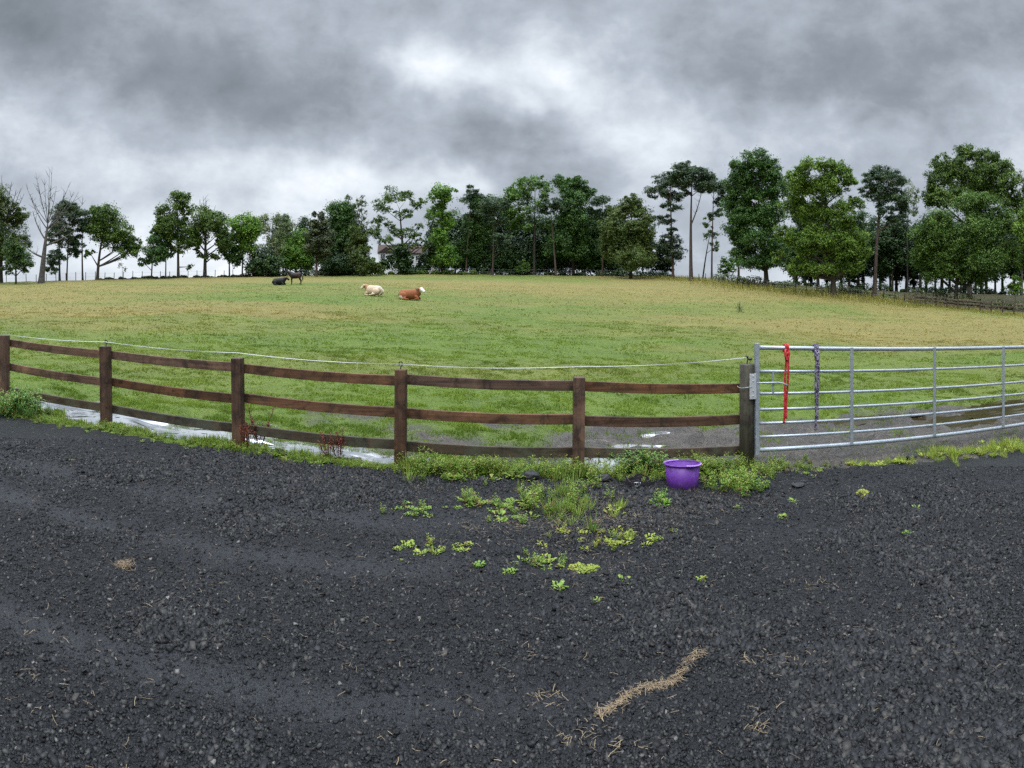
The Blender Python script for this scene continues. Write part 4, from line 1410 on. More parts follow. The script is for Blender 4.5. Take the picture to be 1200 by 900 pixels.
lying_cow('cow', 'black cow lying beside the standing dark horse', pk, -.12, BLACKC, head_turn=.1, scale=.92)

ph = at(346, 333.5)
HORSE = hide_mat('dark_bay_coat', [((.018, .011, .009), (.009, .006, .005)), ((-.35, 0, 1.1), .45, (.034, .016, .010))], .6)
horse = thing('horse', 'dark bay horse standing side on facing left behind the black cow', 'horse', ph, PI + .12)
mb = MB()
mb.tube([(-.78, 0, 1.10), (-.68, 0, 1.12), (-.45, 0, 1.12), (-.1, 0, 1.06), (.25, 0, 1.06), (.48, 0, 1.10), (.62, 0, 1.12)],
        [(.12, .16), (.27, .33), (.31, .36), (.31, .36), (.30, .36), (.26, .34), (.14, .24)], 16)
mb.tube([(.42, 0, 1.16), (.68, 0, 1.36), (.90, 0, 1.52)], [(.18, .34), (.14, .25), (.10, .17)], 12)
mb.tube([(.86, 0, 1.56), (.98, 0, 1.52), (1.18, 0, 1.34), (1.30, 0, 1.24), (1.33, 0, 1.21)], [(.075, .09), (.095, .125), (.07, .08), (.065, .065), (.045, .045)], 12)
for s in (-1, 1):
    mb.tube([(.88, s * .05, 1.60), (.90, s * .07, 1.72)], [.035, .01], 8)
    mb.tube([(.42, s * .14, 1.02), (.44, s * .15, .72), (.45, s * .15, .50), (.44, s * .15, .44), (.44, s * .15, .14), (.47, s * .15, .06), (.49, s * .15, 0.0)], [.13, .085, .058, .06, .038, .045, .06], 10)
    ox = -.10 if s > 0 else .06
    mb.tube([(-.55, s * .14, 1.02), (-.50 + ox * .3, s * .16, .80), (-.62 + ox, s * .15, .56), (-.70 + ox, s * .15, .47), (-.66 + ox, s * .15, .16), (-.62 + ox, s * .15, .06), (-.60 + ox, s * .15, 0)], [.2, .15, .075, .062, .042, .045, .06], 10)
animal_mesh(mb, 'body', HORSE, horse)
M_HAIR = simple('black_horsehair', (.010, .009, .009), .5)
mb = MB()
mb.tube([(-.80, 0, 1.18), (-.92, 0, 1.02), (-.93, 0, .70), (-.90, 0, .42)], [.04, .06, .075, .02], 8)
mb.build('tail', M_HAIR, horse, True)
mb = MB()
mb.tube([(.90, 0, 1.62), (.76, .02, 1.52), (.60, .03, 1.38), (.44, .03, 1.28)], [(.03, .05), (.04, .10), (.04, .10), (.03, .05)], 8)
mb.build('mane', M_HAIR, horse, True)

# ------------------------------------------------------------------ yard: stone chips (too many to count)
def chips():
    rng = np.random.default_rng(21)
    N = 400000
    th = np.where(rng.uniform(0, 1, N) < .88, rng.uniform(-.92, .92, N), rng.uniform(.9, 1.35, N) * rng.choice([-1, 1], N))
    u = rng.uniform(0, 1, N)
    r = (1.5 + 5.7 * u ** 1.05) * np.where(np.abs(th) > .92, 1 + .9 * (np.abs(th) - .92), 1)
    x, y = r * np.sin(th), r * np.cos(th)
    size = np.exp(rng.normal(math.log(.0066), .40, N))
    cl = fbm(x, y, 1.1, 4, 33)
    keep = (y < yard_edge(x) + .12 * rng.normal(0, 1, N)) & (rng.uniform(0, 1, N) < np.clip((cl - .33) * 5, .38, 1) * (1 - .78 * track(x, y)))
    coarse = sst(cl, .45, .62)
    size = np.minimum(size * (.78 + .55 * coarse), .020)
    x, y, size = x[keep], y[keep], size[keep]
    n_ = len(x)
    z = zf(x, y)
    cube = np.array([[a, b, c] for a in (-1, 1) for b in (-1, 1) for c in (-1, 1)], float)
    v = cube[None] * rng.uniform(.45, 1.1, (n_, 8, 3))
    v[:, :, 2] *= rng.uniform(.35, .8, (n_, 1))
    v *= (size[:, None, None] * np.stack([rng.uniform(.8, 1.35, n_), rng.uniform(.7, 1.1, n_), np.ones(n_)], 1)[:, None, :])
    a, bx, by = rng.uniform(0, 2 * PI, n_), rng.normal(0, .35, n_), rng.normal(0, .35, n_)
    ca, sa = np.cos(a)[:, None], np.sin(a)[:, None]
    X, Y, Z = v[..., 0], v[..., 1], v[..., 2]
    X, Y = X * ca - Y * sa, X * sa + Y * ca
    Z = Z + X * bx[:, None] + Y * by[:, None]
    v = np.stack([X + x[:, None], Y + y[:, None], Z + (z + size * .25)[:, None]], -1).reshape(-1, 3)
    f = np.array([(0, 1, 3, 2), (4, 6, 7, 5), (0, 4, 5, 1), (2, 3, 7, 6), (1, 5, 7, 3)])
    q = (np.arange(n_)[:, None, None] * 8 + f[None]).reshape(-1, 4)
    sv = rng.uniform(0, 1, n_)
    sv = np.where(size > .011, np.minimum(sv, .93), sv)
    sh = np.repeat(sv, 5)
    me = fast_mesh('gravel', v, q, M_STONE, {'shade': ('FACE', sh)})
    tag(link('gravel', me), 'loose wet dark stone chips scattered over the yard', 'gravel', None, 'stuff')


chips()

# ------------------------------------------------------------------ grass in the field (uncountable)
def blades(rng, x, y, h, w, nb, drymul=1.0, spread=.02, lean=.5):
    N = len(x)
    x, y, h, w = (np.repeat(a, nb) for a in (x, y, h, w))
    d = dry(x, y) * drymul
    x = x + rng.normal(0, spread, N * nb) * (h / .05); y = y + rng.normal(0, spread, N * nb) * (h / .05)
    z = zf(x, y)
    hh = h * rng.uniform(.5, 1.25, N * nb)
    a = rng.uniform(0, 2 * PI, N * nb)
    l = np.abs(rng.normal(0, lean, N * nb)) * hh
    p = np.stack([x, y, z - .004], 1)
    side = np.stack([np.cos(a + PI / 2), np.sin(a + PI / 2), 0 * a], 1) * (w * .5)[:, None]
    mid = p + np.stack([np.cos(a) * l * .35, np.sin(a) * l * .35, hh * .6], 1)
    tip = p + np.stack([np.cos(a) * l, np.sin(a) * l, hh], 1)
    v = np.stack([p - side, p + side, mid + side * .7, tip], 1)
    v2 = np.stack([p - side, mid + side * .7, tip, mid - side * .7], 1)
    vv = np.stack([p - side, p + side, mid + side * .75, tip, mid - side * .75], 1).reshape(-1, 3)
    b = np.arange(len(p))[:, None] * 5
    q = np.concatenate([b + np.array([[0, 1, 2, 4]])]), np.concatenate([b + np.array([[4, 2, 3, 3]])])
    return vv, b, d


def grass():
    rng = np.random.default_rng(5)
    Xs, Ys, H, Wd = [], [], [], []
    def ring(N, r0, r1, hmul, wmul, sedge=False):
        th = rng.uniform(-1.08, 1.08, N)
        r = np.sqrt(rng.uniform(r0 * r0, r1 * r1, N))
        x, y = r * np.sin(th), r * np.cos(th)
        tuss = fbm(x, y, 3.4 if r1 < 20 else 1.7, 4, 61)
        m = mud(x, y)
        ok = (y > yard_edge(x)) & (wood(x, y) < .3) & (rng.uniform(0, 1, N) < np.clip((tuss - .30) * 5, .35, 1)) & (rng.uniform(0, 1, N) > m * np.where(fbm(x, y, 2.8, 3, 68) > .60, .75, .985))
        for i in range(len(PUD)):
            ok &= pud_mask(x, y, i) < rng.uniform(0, .75, N) ** 2.2 + .08
        if sedge:
            pm = np.max([pud_mask(x, y, i) for i in range(len(PUD) - 1)], 0)
            ok = (y > yard_edge(x)) & (pm > .02) & (pm < .9) & (rng.uniform(0, 1, N) > pm * 1.05 - .1) & (fbm(x, y, 4.0, 3, 67) > .44) & (x < 2.2)
        x, y, r, tuss = x[ok], y[ok], r[ok], tuss[ok]
        h = hmul * (.013 + .042 * sst(tuss, .40, .70)) * rng.uniform(.7, 1.2, len(x))
        Xs.append(x); Ys.append(y); H.append(h); Wd.append(np.full(len(x), wmul))
    ring(95000, 5.6, 10, 1.0, .007)
    ring(60000, 6.2, 9.6, 1.7, .006, True)
    ring(95000, 10, 18, 1.0, .011)
    ring(56000, 18, 34, 1.1, .02)
    ring(40000, 34, 80, 1.2, .045)
    x, y, h, w = (np.concatenate(a) for a in (Xs, Ys, H, Wd))
    nb = 4
    N = len(x) * nb
    vv, b, d = blades(rng, x, y, h, w, nb)
    f = np.concatenate([b + np.array([[0, 1, 2]]), b + np.array([[0, 2, 4]]), b + np.array([[4, 2, 3]])], 1).reshape(-1, 3)
    tsh = np.repeat(rng.uniform(0, 1, len(x)), nb) * .5 + rng.uniform(0, .5, N)
    tsh = tsh * np.repeat(1 - .75 * sst(fbm(x, y, .9, 5, 66), .56, .66), nb)
    me = fast_mesh('grass', vv, f, M_GRASS, {'shade': ('FACE', np.repeat(tsh, 3)), 'dry': ('FACE', np.repeat(np.clip(d + rng.normal(0, .12, N), 0, 1), 3))})
    tag(link('grass', me), 'short grazed grass covering the field', 'grass', None, 'stuff')
    # rough tan grass along the right-hand fences and field edge
    N = 9000
    px = rng.uniform(740, 1260, N)
    R = np.array([RF(p) for p in px]) + rng.normal(.9, 1.1, N)
    th = (px - CX) / F
    x, y = R * np.sin(th), R * np.cos(th)
    vv, b, d = blades(rng, x, y, rng.uniform(.25, .75, N) * np.interp(px, [740, 800, 860, 1000, 1060, 1100, 1260], [.5, .9, 1.1, 1.2, .9, .35, .3]), np.full(N, .05), 2, 1, .25)
    f = np.concatenate([b + np.array([[0, 1, 2]]), b + np.array([[0, 2, 4]]), b + np.array([[4, 2, 3]])], 1).reshape(-1, 3)
    k = len(b)
    me = fast_mesh('rough_grass', vv, f, M_GRASS, {'shade': ('FACE', np.repeat(rng.uniform(.1, 1, k), 3)), 'dry': ('FACE', np.repeat(np.clip(rng.normal(.8, .25, k), 0, 1), 3))})
    tag(link('rough_grass', me), 'tall tan rough grass along the right-hand fences', 'grass', None, 'stuff')


grass()

# ------------------------------------------------------------------ weeds
def plant(rng, kind):
    """returns (verts, quads, shade) of a small plant about 1 unit tall/wide, made of leaf quads and thin stems"""
    vs, qs, sh = [], [], []
    nv = 0
    def leafq(p, d, up, L, w, s):
        nonlocal nv
        d = unit(d); side = unit(np.cross(d, up))
        m = p + d * L * .5 + up * L * .08
        t = p + d * L - up * L * .12
        for sg in (-1, 1):                                        # two halves folded along the midrib
            q = [p, m + side * (w * sg) + up * w * .25, t, m - up * .0]
            vs.extend(q if sg > 0 else q[::-1])
            qs.append([nv, nv + 1, nv + 2, nv + 3]); nv += 4
            sh.append(s)
    def stem(a, b, r_, s):
        nonlocal nv
        d = unit(b - a); u = unit(np.cross(d, V(.3, .8, .1))); w = np.cross(d, u)
        for k in range(3):
            a0, a1 = 2 * PI * k / 3, 2 * PI * (k + 1) / 3
            o0, o1 = u * math.cos(a0) + w * math.sin(a0), u * math.cos(a1) + w * math.sin(a1)
            vs.extend([a + o0 * r_, a + o1 * r_, b + o1 * r_ * .6, b + o0 * r_ * .6])
            qs.append([nv, nv + 1, nv + 2, nv + 3]); nv += 4
            sh.append(s)
    up = V(0, 0, 1)
    if kind == 'rosette':                                         # low broad leaves lying out
        for k in range(rng.integers(16, 26)):
            a = rng.uniform(0, 2 * PI); o = V(math.cos(a), math.sin(a), 0)
            p = o * rng.uniform(0, .45) + up * rng.uniform(0, .12)
            L = rng.uniform(.22, .5)
            leafq(p, o * rng.uniform(.6, 1) + V(*rng.normal(0, .4, 2), 0) + up * rng.uniform(.1, .8), up, L, L * .28, rng.uniform(.15, 1))
    elif kind == 'leafy':                                         # upright stems with leaf pairs
        for k in range(rng.integers(9, 14)):
            a = rng.uniform(0, 2 * PI); o = V(math.cos(a), math.sin(a), 0)
            p0 = o * rng.uniform(0, .22); h = rng.uniform(.5, 1.05)
            p1 = p0 + o * rng.uniform(.05, .4) * h + up * h
            stem(p0, p1, .008, .3)
            for j in range(9):
                t = rng.uniform(.12, 1)
                b = rng.uniform(0, 2 * PI)
                L = rng.uniform(.14, .26) * (1.15 - .5 * t)
                leafq(p0 + (p1 - p0) * t, V(math.cos(b), math.sin(b), rng.uniform(-.1, .7)), up, L, L * .24, np.clip(t * .6 + rng.uniform(0, .5), 0, 1))
    elif kind == 'grassy':
        for k in range(34):
            a = rng.uniform(0, 2 * PI); o = V(math.cos(a), math.sin(a), 0)
            L = rng.uniform(.4, 1.1)
            leafq(o * rng.uniform(0, .25), o * rng.uniform(.1, .8) + up, o * .2 + up * .1, L, .016, rng.uniform(0, 1))
    elif kind == 'dock':                                          # rusty seed spikes
        for k in range(rng.integers(4, 7)):
            a = rng.uniform(0, 2 * PI); o = V(math.cos(a), math.sin(a), 0)
            p0 = o * rng.uniform(0, .1); p1 = p0 + o * rng.uniform(.02, .35) + up * rng.uniform(.6, 1.05)
            stem(p0, p1, .012, .2)
            for j in range(46):
                t = rng.uniform(.25, 1)
                b = rng.uniform(0, 2 * PI)
                leafq(p0 + (p1 - p0) * t, V(math.cos(b), math.sin(b), .5), up, rng.uniform(.05, .10), .024, rng.uniform(0, 1))
    return np.array(vs, float), np.array(qs), np.array(sh)


WR = np.random.default_rng(77)
LIB = {k: [plant(WR, k) for _ in range(5)] for k in ('rosette', 'leafy', 'grassy', 'dock')}
PM = {k: [fast_mesh('weed_plant', v, q, LEAF[mt], {'shade': ('FACE', s)}) for (v, q, s) in LIB[k]] for k, mt in (('rosette', 'weedyellow'), ('leafy', 'weed'), ('grassy', 'weed'), ('dock', 'dockred'))}


def clump(items, rng):
    """merge (kind, x, y, size) plants, local offsets, standing on the terrain, into one numpy mesh"""
    vs, qs, sh = [], [], []
    nv = 0
    for (k, x, y, s) in items:
        v, q, h = LIB[k][rng.integers(0, 5)]
        a = rng.uniform(0, 2 * PI)
        R_ = np.array([[math.cos(a), -math.sin(a), 0], [math.sin(a), math.cos(a), 0], [0, 0, 1]])
        vs.append((v * s) @ R_.T + V(x, y, float(zf(x, y)) - .004))
        qs.append(q + nv); sh.append(np.clip(h + rng.normal(0, .12), 0, 1)); nv += len(v)
    return np.vstack(vs), np.vstack(qs), np.concatenate(sh)


def weed_patch(label, px, py, wpx, hpx, nplants, size, kinds, lm, name='weed_clump', cat='weed', group=None, seed=0):
    rng = np.random.default_rng(int(px * 7 + py) + seed)
    o = at(px, py)
    r = o.xy.length
    sx = wpx / 2 * r / F
    sy = hpx / 2 * r * r / (F * 1.75)
    th = (px - CX) / F
    it = []
    for i in range(nplants):
        a, b = rng.normal(0, .5), rng.normal(0, .5)
        dxl, dyl = a * sx, b * sy
        x = o.x + dxl * math.cos(th) + dyl * math.sin(th); y = o.y - dxl * math.sin(th) + dyl * math.cos(th)
        it.append((kinds[rng.integers(0, len(kinds))], x, y, size * rng.uniform(.6, 1.3)))
    v, q, s = clump(it, rng)
    me = fast_mesh(name, v - V(*o), q, LEAF[lm], {'shade': ('FACE', s)})
    return tag(link(name, me, None, o), label, cat, group)


WP = weed_patch
L3 = ['rosette', 'leafy', 'rosette']
WP('wide low patch of yellow green weeds furthest left on the gravel', 512, 643, 104, 14, 18, .062, ['rosette', 'rosette', 'leafy'], 'weedyellow')
WP('leafy bright weed clump on the gravel just left of the tall weeds below the fence', 596, 598, 56, 24, 24, .095, L3, 'weed')
WP('tall lush weed clump on the gravel before the post left of the bucket', 658, 588, 100, 44, 50, .145, ['leafy', 'grassy', 'leafy'], 'weed')
WP('low broad yellow green weed patch in the middle of the gravel', 690, 630, 112, 34, 30, .066, ['rosette', 'leafy', 'rosette'], 'weedyellow')
WP('low weed patch on the gravel directly below the purple bucket', 742, 631, 60, 16, 13, .065, ['rosette', 'leafy'], 'weedyellow')
WP('small flat weed patch nearest the camera in the middle of the gravel', 686, 669, 44, 10, 11, .07, ['rosette'], 'weedyellow')
WP('thin scatter of small weeds between the left patch and the middle patch', 628, 660, 70, 16, 12, .07, L3, 'weed')
WP('line of little weeds on the gravel below the third post from the gate', 490, 596, 86, 20, 16, .07, L3, 'weed')
WP('small weed tufts right of the line of little weeds on the gravel', 548, 588, 30, 12, 11, .11, L3, 'weed')
WP('single yellowish tuft on the gravel right of the gate post', 1011, 581, 20, 14, 6, .10, L3, 'weedyellow')
WP('small weed tuft in front of the bucket', 778, 590, 24, 10, 6, .09, L3, 'weed')
WP('thin grassy tuft left of the bucket on the gravel', 722, 600, 26, 12, 6, .12, ['grassy', 'rosette'], 'weedyellow')
WP('bushy feathery weed growing around the foot of the grey gate post', 862, 572, 66, 18, 34, .155, ['leafy', 'leafy', 'grassy'], 'weed')
WP('dense tall weed standing behind and left of the purple bucket', 758, 556, 56, 6, 30, .22, ['leafy'], 'nettle')
WP('low green weeds in front of the latch end of the gate', 905, 553, 44, 8, 16, .11, ['leafy', 'rosette'], 'weed')
WP('big leafy nettle clump at the left end of the rail fence', 18, 482, 64, 8, 44, .27, ['leafy', 'leafy', 'grassy'], 'nettle')
WP('broad leaved plant pressed against the right side of the bucket', 826, 556, 16, 3, 8, .22, ['rosette', 'leafy'], 'weed')
for (px, py) in ((725, 681), (823, 680), (918, 605), (1064, 625), (560, 662), (600, 672), (657, 690), (474, 642), (865, 596), (700, 704), (785, 622), (930, 588), (952, 560), (1076, 596), (84, 540), (218, 526)):
    WP('tiny lone green weed seedling in the dark gravel', px, py, 7, 4, 2, .065, ['rosette'], 'weed', 'weed_seedling', 'weed', 'lone weed seedlings in the gravel')
for (px, py, s, lb) in ((289, 524, .30, 'rusty red dock seed head standing beside the third post from the left'), (302, 521, .36, 'rusty red dock seed head a step right of the third post from the left'),
                        (382, 537, .30, 'short rusty dock stem midway between two posts by the puddle'), (394, 540, .38, 'tallest red dock plant midway between two posts by the puddle'),
                        (690, 552, .22, 'brownish dock stalks by the puddle at the post left of the bucket')):
    WP(lb, px, py, 12, 3, 2, s, ['dock'], 'dockred', 'dock_plant', 'dock plant')
WP('dark lone thistle standing out in the far part of the field', 867, 364, 5, 2, 3, .8, ['dock'], 'bramble', 'thistle', 'thistle')


def verge():
    rng = np.random.default_rng(31)
    it = []
    # (x from, x to, count, offset from yard edge, size, kinds)
    def strip(x0, x1, N, off, wid, size, kinds):
        for i in range(N):
            x = rng.uniform(x0, x1)
            y = float(yard_edge(x)) + off + rng.normal(0, wid)
            if any(pud_mask(np.array(x), np.array(y), k) > .3 for k in range(len(PUD))) and rng.uniform() < .8:
                continue
            it.append((kinds[rng.integers(0, len(kinds))], x, y, size * rng.uniform(.5, 1.3)))
    strip(-7.2, -3.0, 300, .10, .10, .085, ['grassy', 'grassy', 'rosette', 'leafy'])
    strip(-3.0, -1.1, 170, .10, .10, .09, ['grassy', 'leafy', 'rosette'])
    strip(-1.1, 1.0, 320, .17, .15, .165, ['leafy', 'grassy', 'leafy', 'rosette'])
    strip(1.0, 2.6, 170, .14, .14, .13, ['leafy', 'grassy', 'leafy'])
    strip(2.7, 3.4, 40, .15, .10, .08, ['leafy', 'rosette'])
    strip(-8.5, -6.2, 120, .05, .15, .22, ['leafy', 'grassy'])
    v, q, s = clump(it, rng)
    me = fast_mesh('verge_weeds', v, q, LEAF['weed'], {'shade': ('FACE', s)})
    tag(link('verge_weeds', me), 'strip of mixed green weeds along the foot of the rail fence', 'weeds', None, 'stuff')
    it.clear()
    strip(3.55, 4.3, 60, .08, .06, .09, ['grassy', 'rosette'])
    strip(4.5, 8.5, 460, .12, .12, .12, ['grassy', 'grassy', 'rosette'])
    v, q, s = clump(it, rng)
    me = fast_mesh('verge_grass', v, q, LEAF['weedyellow'], {'shade': ('FACE', s)})
    tag(link('verge_grass', me), 'yellow green grass strip along the gravel in front of the metal gate', 'grass', None, 'stuff')


verge()

# ------------------------------------------------------------------ straw on the yard
def straws(name, label, pts, cat, kind=None, lift=.012, lmin=.03, lmax=.10, seed=0, org=None, group=None):
    rng = np.random.default_rng(seed)
    p = np.array(pts, float)
    N = len(p)
    z = zf(p[:, 0], p[:, 1]) + lift * rng.uniform(.4, 1.6, N)
    a = rng.uniform(0, PI, N)
    L = rng.uniform(lmin, lmax, N) * .5
    w = rng.uniform(.0006, .0014, N)
    t = np.stack([np.cos(a), np.sin(a), rng.normal(0, .12, N)], 1) * L[:, None]
    b = np.stack([-np.sin(a), np.cos(a), 0 * a], 1) * w[:, None]
    c = np.stack([p[:, 0], p[:, 1], z], 1)
    bend = np.stack([-np.sin(a), np.cos(a), 0 * a], 1) * (rng.normal(0, .12, N) * L)[:, None]
    v = np.stack([c - t - b, c - t + b, c + bend + b + V(0, 0, .001), c + bend - b + V(0, 0, .001), c + t + b, c + t - b], 1).reshape(-1, 3)
    k = np.arange(N)[:, None] * 6
    q = np.concatenate([k + np.array([[0, 3, 2, 1]]), k + np.array([[3, 5, 4, 2]])], 1).reshape(-1, 4)
    o = V(*(org if org is not None else (0, 0, 0)))
    me = fast_mesh(name, v - o, q, M_STRAW, {'shade': ('FACE', np.repeat(np.clip(rng.normal(.5, .25, N), 0, 1), 2))})
    return tag(link(name, me, None, tuple(o)), label, cat, group, kind)


def litter():
    rng = np.random.default_rng(8)
    P = []
    th = rng.uniform(-.85, .85, 1100); r = 2.0 + 4.6 * rng.uniform(0, 1, 1100) ** .8
    P += list(zip(r * np.sin(th), r * np.cos(th)))
    for (px, py, s, m) in ((690, 600, 40, 420), (760, 603, 34, 320), (640, 606, 44, 260), (590, 612, 34, 140), (690, 640, 40, 120), (840, 585, 24, 90), (520, 570, 50, 100), (270, 548, 50, 90), (30, 492, 24, 90), (160, 520, 50, 60), (850, 590, 30, 60), (640, 815, 14, 70), (700, 860, 20, 40),
                           (940, 770, 22, 80), (885, 765, 12, 40), (890, 858, 10, 60), (720, 880, 20, 50), (1080, 760, 60, 40), (60, 800, 60, 60), (230, 690, 60, 40), (1020, 740, 20, 20), (660, 870, 10, 30), (620, 770, 30, 20), (950, 690, 20, 30), (810, 715, 20, 30)):
        for i in range(m if py < 700 else m // 3):
            q = at_fast(px + rng.normal(0, s), py + rng.normal(0, s * .35))
            P.append(q)
    P = [p for p in P if p[1] < float(yard_edge(p[0])) + .1]
    straws('straw_litter', 'stray wisps of old hay strewn over the gravel', P, 'straw', 'stuff', seed=3, lmin=.012, lmax=.055)


def at_fast(px, py):
    th, e = ray(px, py)
    x = 0
    for _ in range(6):
        r = (CAMZ - (-.075 - .033 * x)) / max(-e, .05)
        x = r * math.sin(th)
    return (r * math.sin(th), r * math.cos(th))


litter()
rng_ = np.random.default_rng(4)
path = [(700, 838), (712, 833), (724, 823), (738, 810), (755, 802), (775, 797), (787, 795), (796, 785), (806, 772), (816, 763), (828, 764)]
P = []
for a, b in zip(path[:-1], path[1:]):
    wd_ = rng_.uniform(1.6, 4.6)
    for i in range(int(rng_.uniform(35, 95))):
        t = rng_.uniform()
        P.append(at_fast(a[0] + (b[0] - a[0]) * t + rng_.normal(0, wd_), a[1] + (b[1] - a[1]) * t + rng_.normal(0, wd_)))
o_ = at(765, 800)
straws('hay_trail', 'long curved trail of trampled brown hay across the gravel', P, 'hay', None, .010, .012, .05, 5, o_)
P = [at_fast(146 + rng_.normal(0, 6), 665 + rng_.normal(0, 2.4)) for i in range(170)]
straws('hay_wisp', 'small pale heap of hay on the gravel at the left', P, 'hay', None, .016, .015, .05, 6, at(146, 665))

# ------------------------------------------------------------------ bucket, head collar, odd lumps
m_, n = mat('purple_rubber')
f = n.noise(objc(n), 7, 6, .7); f2 = n.noise(objc(n), 32, 4, .6)
c = n.mix(f, (.085, .018, .20), (.150, .038, .32))
c = n.mix(n.rng(f2, .54, .66, 0, .7), c, (.045, .022, .06))
sz_ = n.node('ShaderNodeSeparateXYZ'); n.put(sz_.inputs[0], objc(n))
c = n.mix(n.m('MULTIPLY', n.rng(sz_.outputs[2], .10, .0), n.rng(n.noise(objc(n), 24, 5, .7), .42, .58)), c, (.05, .042, .036))
c = n.mix(n.rng(n.noise(objc(n), 9, 6, .8), .55, .68, 0, .55), c, (.24, .15, .36))
finish(n, pbsdf(n, c, .5, 0, .4))
M_PURP = m_
M_PLIP = simple('scuffed_purple_rim', (.36, .20, .55), .55, var=.2, sc=30)
M_DIRT = simple('bucket_dregs', (.02, .014, .02), .5)
bp = at(800, 570)
bp.z = float(zf(bp.x, bp.y, False))
buck = thing('bucket', 'purple rubber feed bucket standing on the gravel near the gate post', 'bucket', bp, .3)
mb = MB()
mb.lathe([(.0, .0), (.150, .0), (.158, .008), (.178, .262), (.171, .262), (.150, .018), (.0, .014)], 40, closed=False)
mb.build('tub', M_PURP, buck, True)
mb = MB()
mb.lathe([(.176, .252), (.186, .254), (.188, .264), (.183, .270), (.171, .270), (.169, .262)], 40)
mb.build('rim', M_PURP, buck, True)
for a0 in (-1.32, PI - 1.32):                                     # two hand grips moulded on the rim
    mb = MB()
    for_arc = [(math.cos(a) * (.190 + .014 * math.sin((a - a0 + .62) / 1.24 * PI)), math.sin(a) * (.190 + .014 * math.sin((a - a0 + .62) / 1.24 * PI)), .268 - .004 * math.sin((a - a0 + .62) / 1.24 * PI)) for a in np.linspace(a0 - .62, a0 + .62, 18)]
    mb.tube(for_arc, .0085, 8)
    mb.build('handle', M_PLIP, buck, True)
mb = MB(); mb.lathe([(0, .03), (.150, .03)], 32, closed=False); mb.add([(0, 0, .03)], [])
me_ = mb.build('dregs', M_DIRT, buck, True)
buck.rotation_euler = (-.07, .04, .3)
buck.scale = (.93, .93, .85)
bp.z -= .008; buck.location = bp

M_STRAP = simple('muddy_black_webbing', (.022, .018, .022), .6, var=.4, sc=30, bmp=.4)
M_BUCKLE = simple('buckle_metal', (.55, .55, .56), .3, .8)
hc = at(747, 568)
col_ = thing('head_collar', 'muddy dark head collar with a bright buckle lying left of the bucket', 'head collar', hc)


def strap(mb, pts, w=.022, t=.004, up=(0, 0, 1)):
    pts = [Vector(p) for p in pts]
    vs, fs = [], []
    for i, p in enumerate(pts):
        d = (pts[min(i + 1, len(pts) - 1)] - pts[max(i - 1, 0)]).normalized()
        u = Vector(up); s = d.cross(u).normalized()
        vs += [p - u * w / 2 - s * t / 2, p - u * w / 2 + s * t / 2, p + u * w / 2 + s * t / 2, p + u * w / 2 - s * t / 2]
        if i:
            b = i * 4
            fs += [(b - 4 + j, b - 4 + (j + 1) % 4, b + (j + 1) % 4, b + j) for j in range(4)]
    fs += [(3, 2, 1, 0), tuple(len(vs) - 4 + j for j in range(4))]
    mb.add(vs, fs)


def arc(cx, cy, cz, rx, ry, a0, a1, N=16, zamp=0.0):
    return [(cx + rx * math.cos(a), cy + ry * math.sin(a), cz + zamp * math.sin(a * 1.5)) for a in np.linspace(a0, a1, N)]


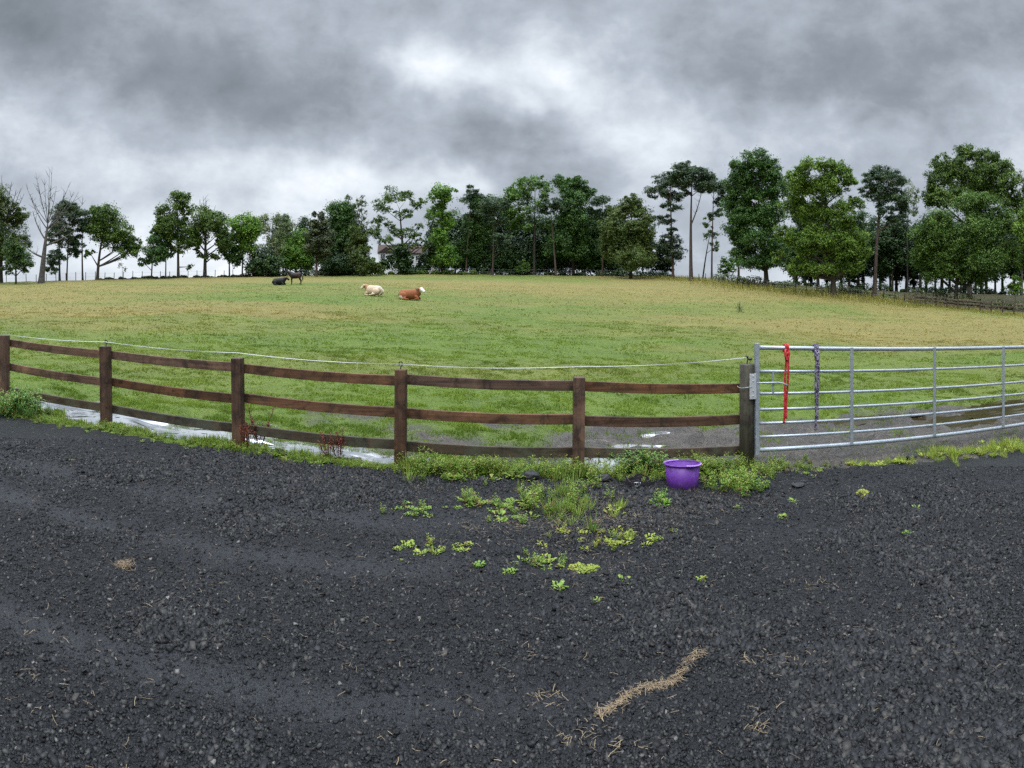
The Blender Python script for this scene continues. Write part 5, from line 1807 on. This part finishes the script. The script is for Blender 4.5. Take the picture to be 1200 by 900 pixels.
mb = MB()
strap(mb, arc(-.03, .02, .030, .085, .06, 0, 5.6, 22, .012), .034, .005)
strap(mb, arc(.04, .0, .040, .075, .07, -2.4, 3.2, 20, .014), .032, .005)
strap(mb, [(-.10, -.02, .05), (-.07, -.05, .025), (-.02, -.068, .02), (.05, -.066, .018), (.11, -.05, .016), (.15, -.03, .014)], .03, .005)
strap(mb, [(-.105, .03, .075), (-.10, -.01, .055), (-.08, -.05, .03)], .03, .005)
strap(mb, arc(.02, .03, .062, .05, .045, .2, 5.2, 16, .01), .03, .005)
mb.build('straps', M_STRAP, col_)
mb = MB()
for (bx, by, bz) in ((-.022, -.075, .026),):
    ring = [(bx - .022, by, bz - .017), (bx + .022, by, bz - .017), (bx + .022, by, bz + .017), (bx - .022, by, bz + .017), (bx - .022, by, bz - .017)]
    mb.tube(ring, .0032, 6)
    mb.tube([(bx, by, bz - .017), (bx, by, bz + .017)], .0026, 6)
    mb.tube([(bx + .035, by + .004, bz - .012), (bx + .035, by + .004, bz + .014)], .0028, 6)
mb.build('buckle', M_BUCKLE, col_, True)


def lump(name, label, cat, px, py, size, mt, seed, squash=.6, z=0):
    rng = np.random.default_rng(seed)
    mb = MB()
    mb.ball((0, 0, size[2] * .6), size, 18, 12)
    mb.v = [tuple(V(*p) * (1 + rng.normal(0, .02)) + V(*size) * .5 * V(*(fbm(p[0] * 1 + s * 7 + 9, p[1] + p[2] * 1.7 + 5, 28, 3, seed + s) - .5 for s in range(3)))) for p in mb.v]
    p = at(px, py)
    o = mb.build(name, mt, None, False, loc=p)
    return tag(o, label, cat)


M_LUMP = simple('black_rubber_lump', (.010, .010, .011), .6, var=.5, sc=40, bmp=.6)
lump('cloth_heap', 'crumpled black rag lying between the post and the head collar', 'rag', 708, 564, (.085, .05, .045), M_LUMP, 3)
lump('cloth_heap', 'black rag half hidden in the weeds left of the post', 'rag', 621, 562, (.09, .05, .05), M_LUMP, 4)
lump('dark_clod', 'black clod on the verge in front of the gate', 'clod', 1068, 538, (.075, .05, .035), M_LUMP, 5)
lump('dark_clod', 'small black clod on the gravel near the bottom right', 'clod', 1113, 856, (.020, .016, .014), M_LUMP, 6)
lump('dark_clod', 'flat black clod on the gravel right of the gate post', 'clod', 936, 570, (.07, .05, .022), M_LUMP, 7)
lump('brick_piece', 'broken orange brick lying by the puddle left of the bucket', 'brick', 747, 548, (.055, .04, .035), simple('orange_brick', (.36, .12, .06), .8, sc=30), 8)
mb = MB()
sp = at(1000, 545)
mb.tube([(0, 0, -.02), (.004, 0, .08), (-.003, .01, .17)], [.006, .005, .003], 6)
tag(mb.build('dry_stalk', M_STEM, None, True, loc=sp), 'short dry brown stalk standing on the verge under the gate', 'stalk')
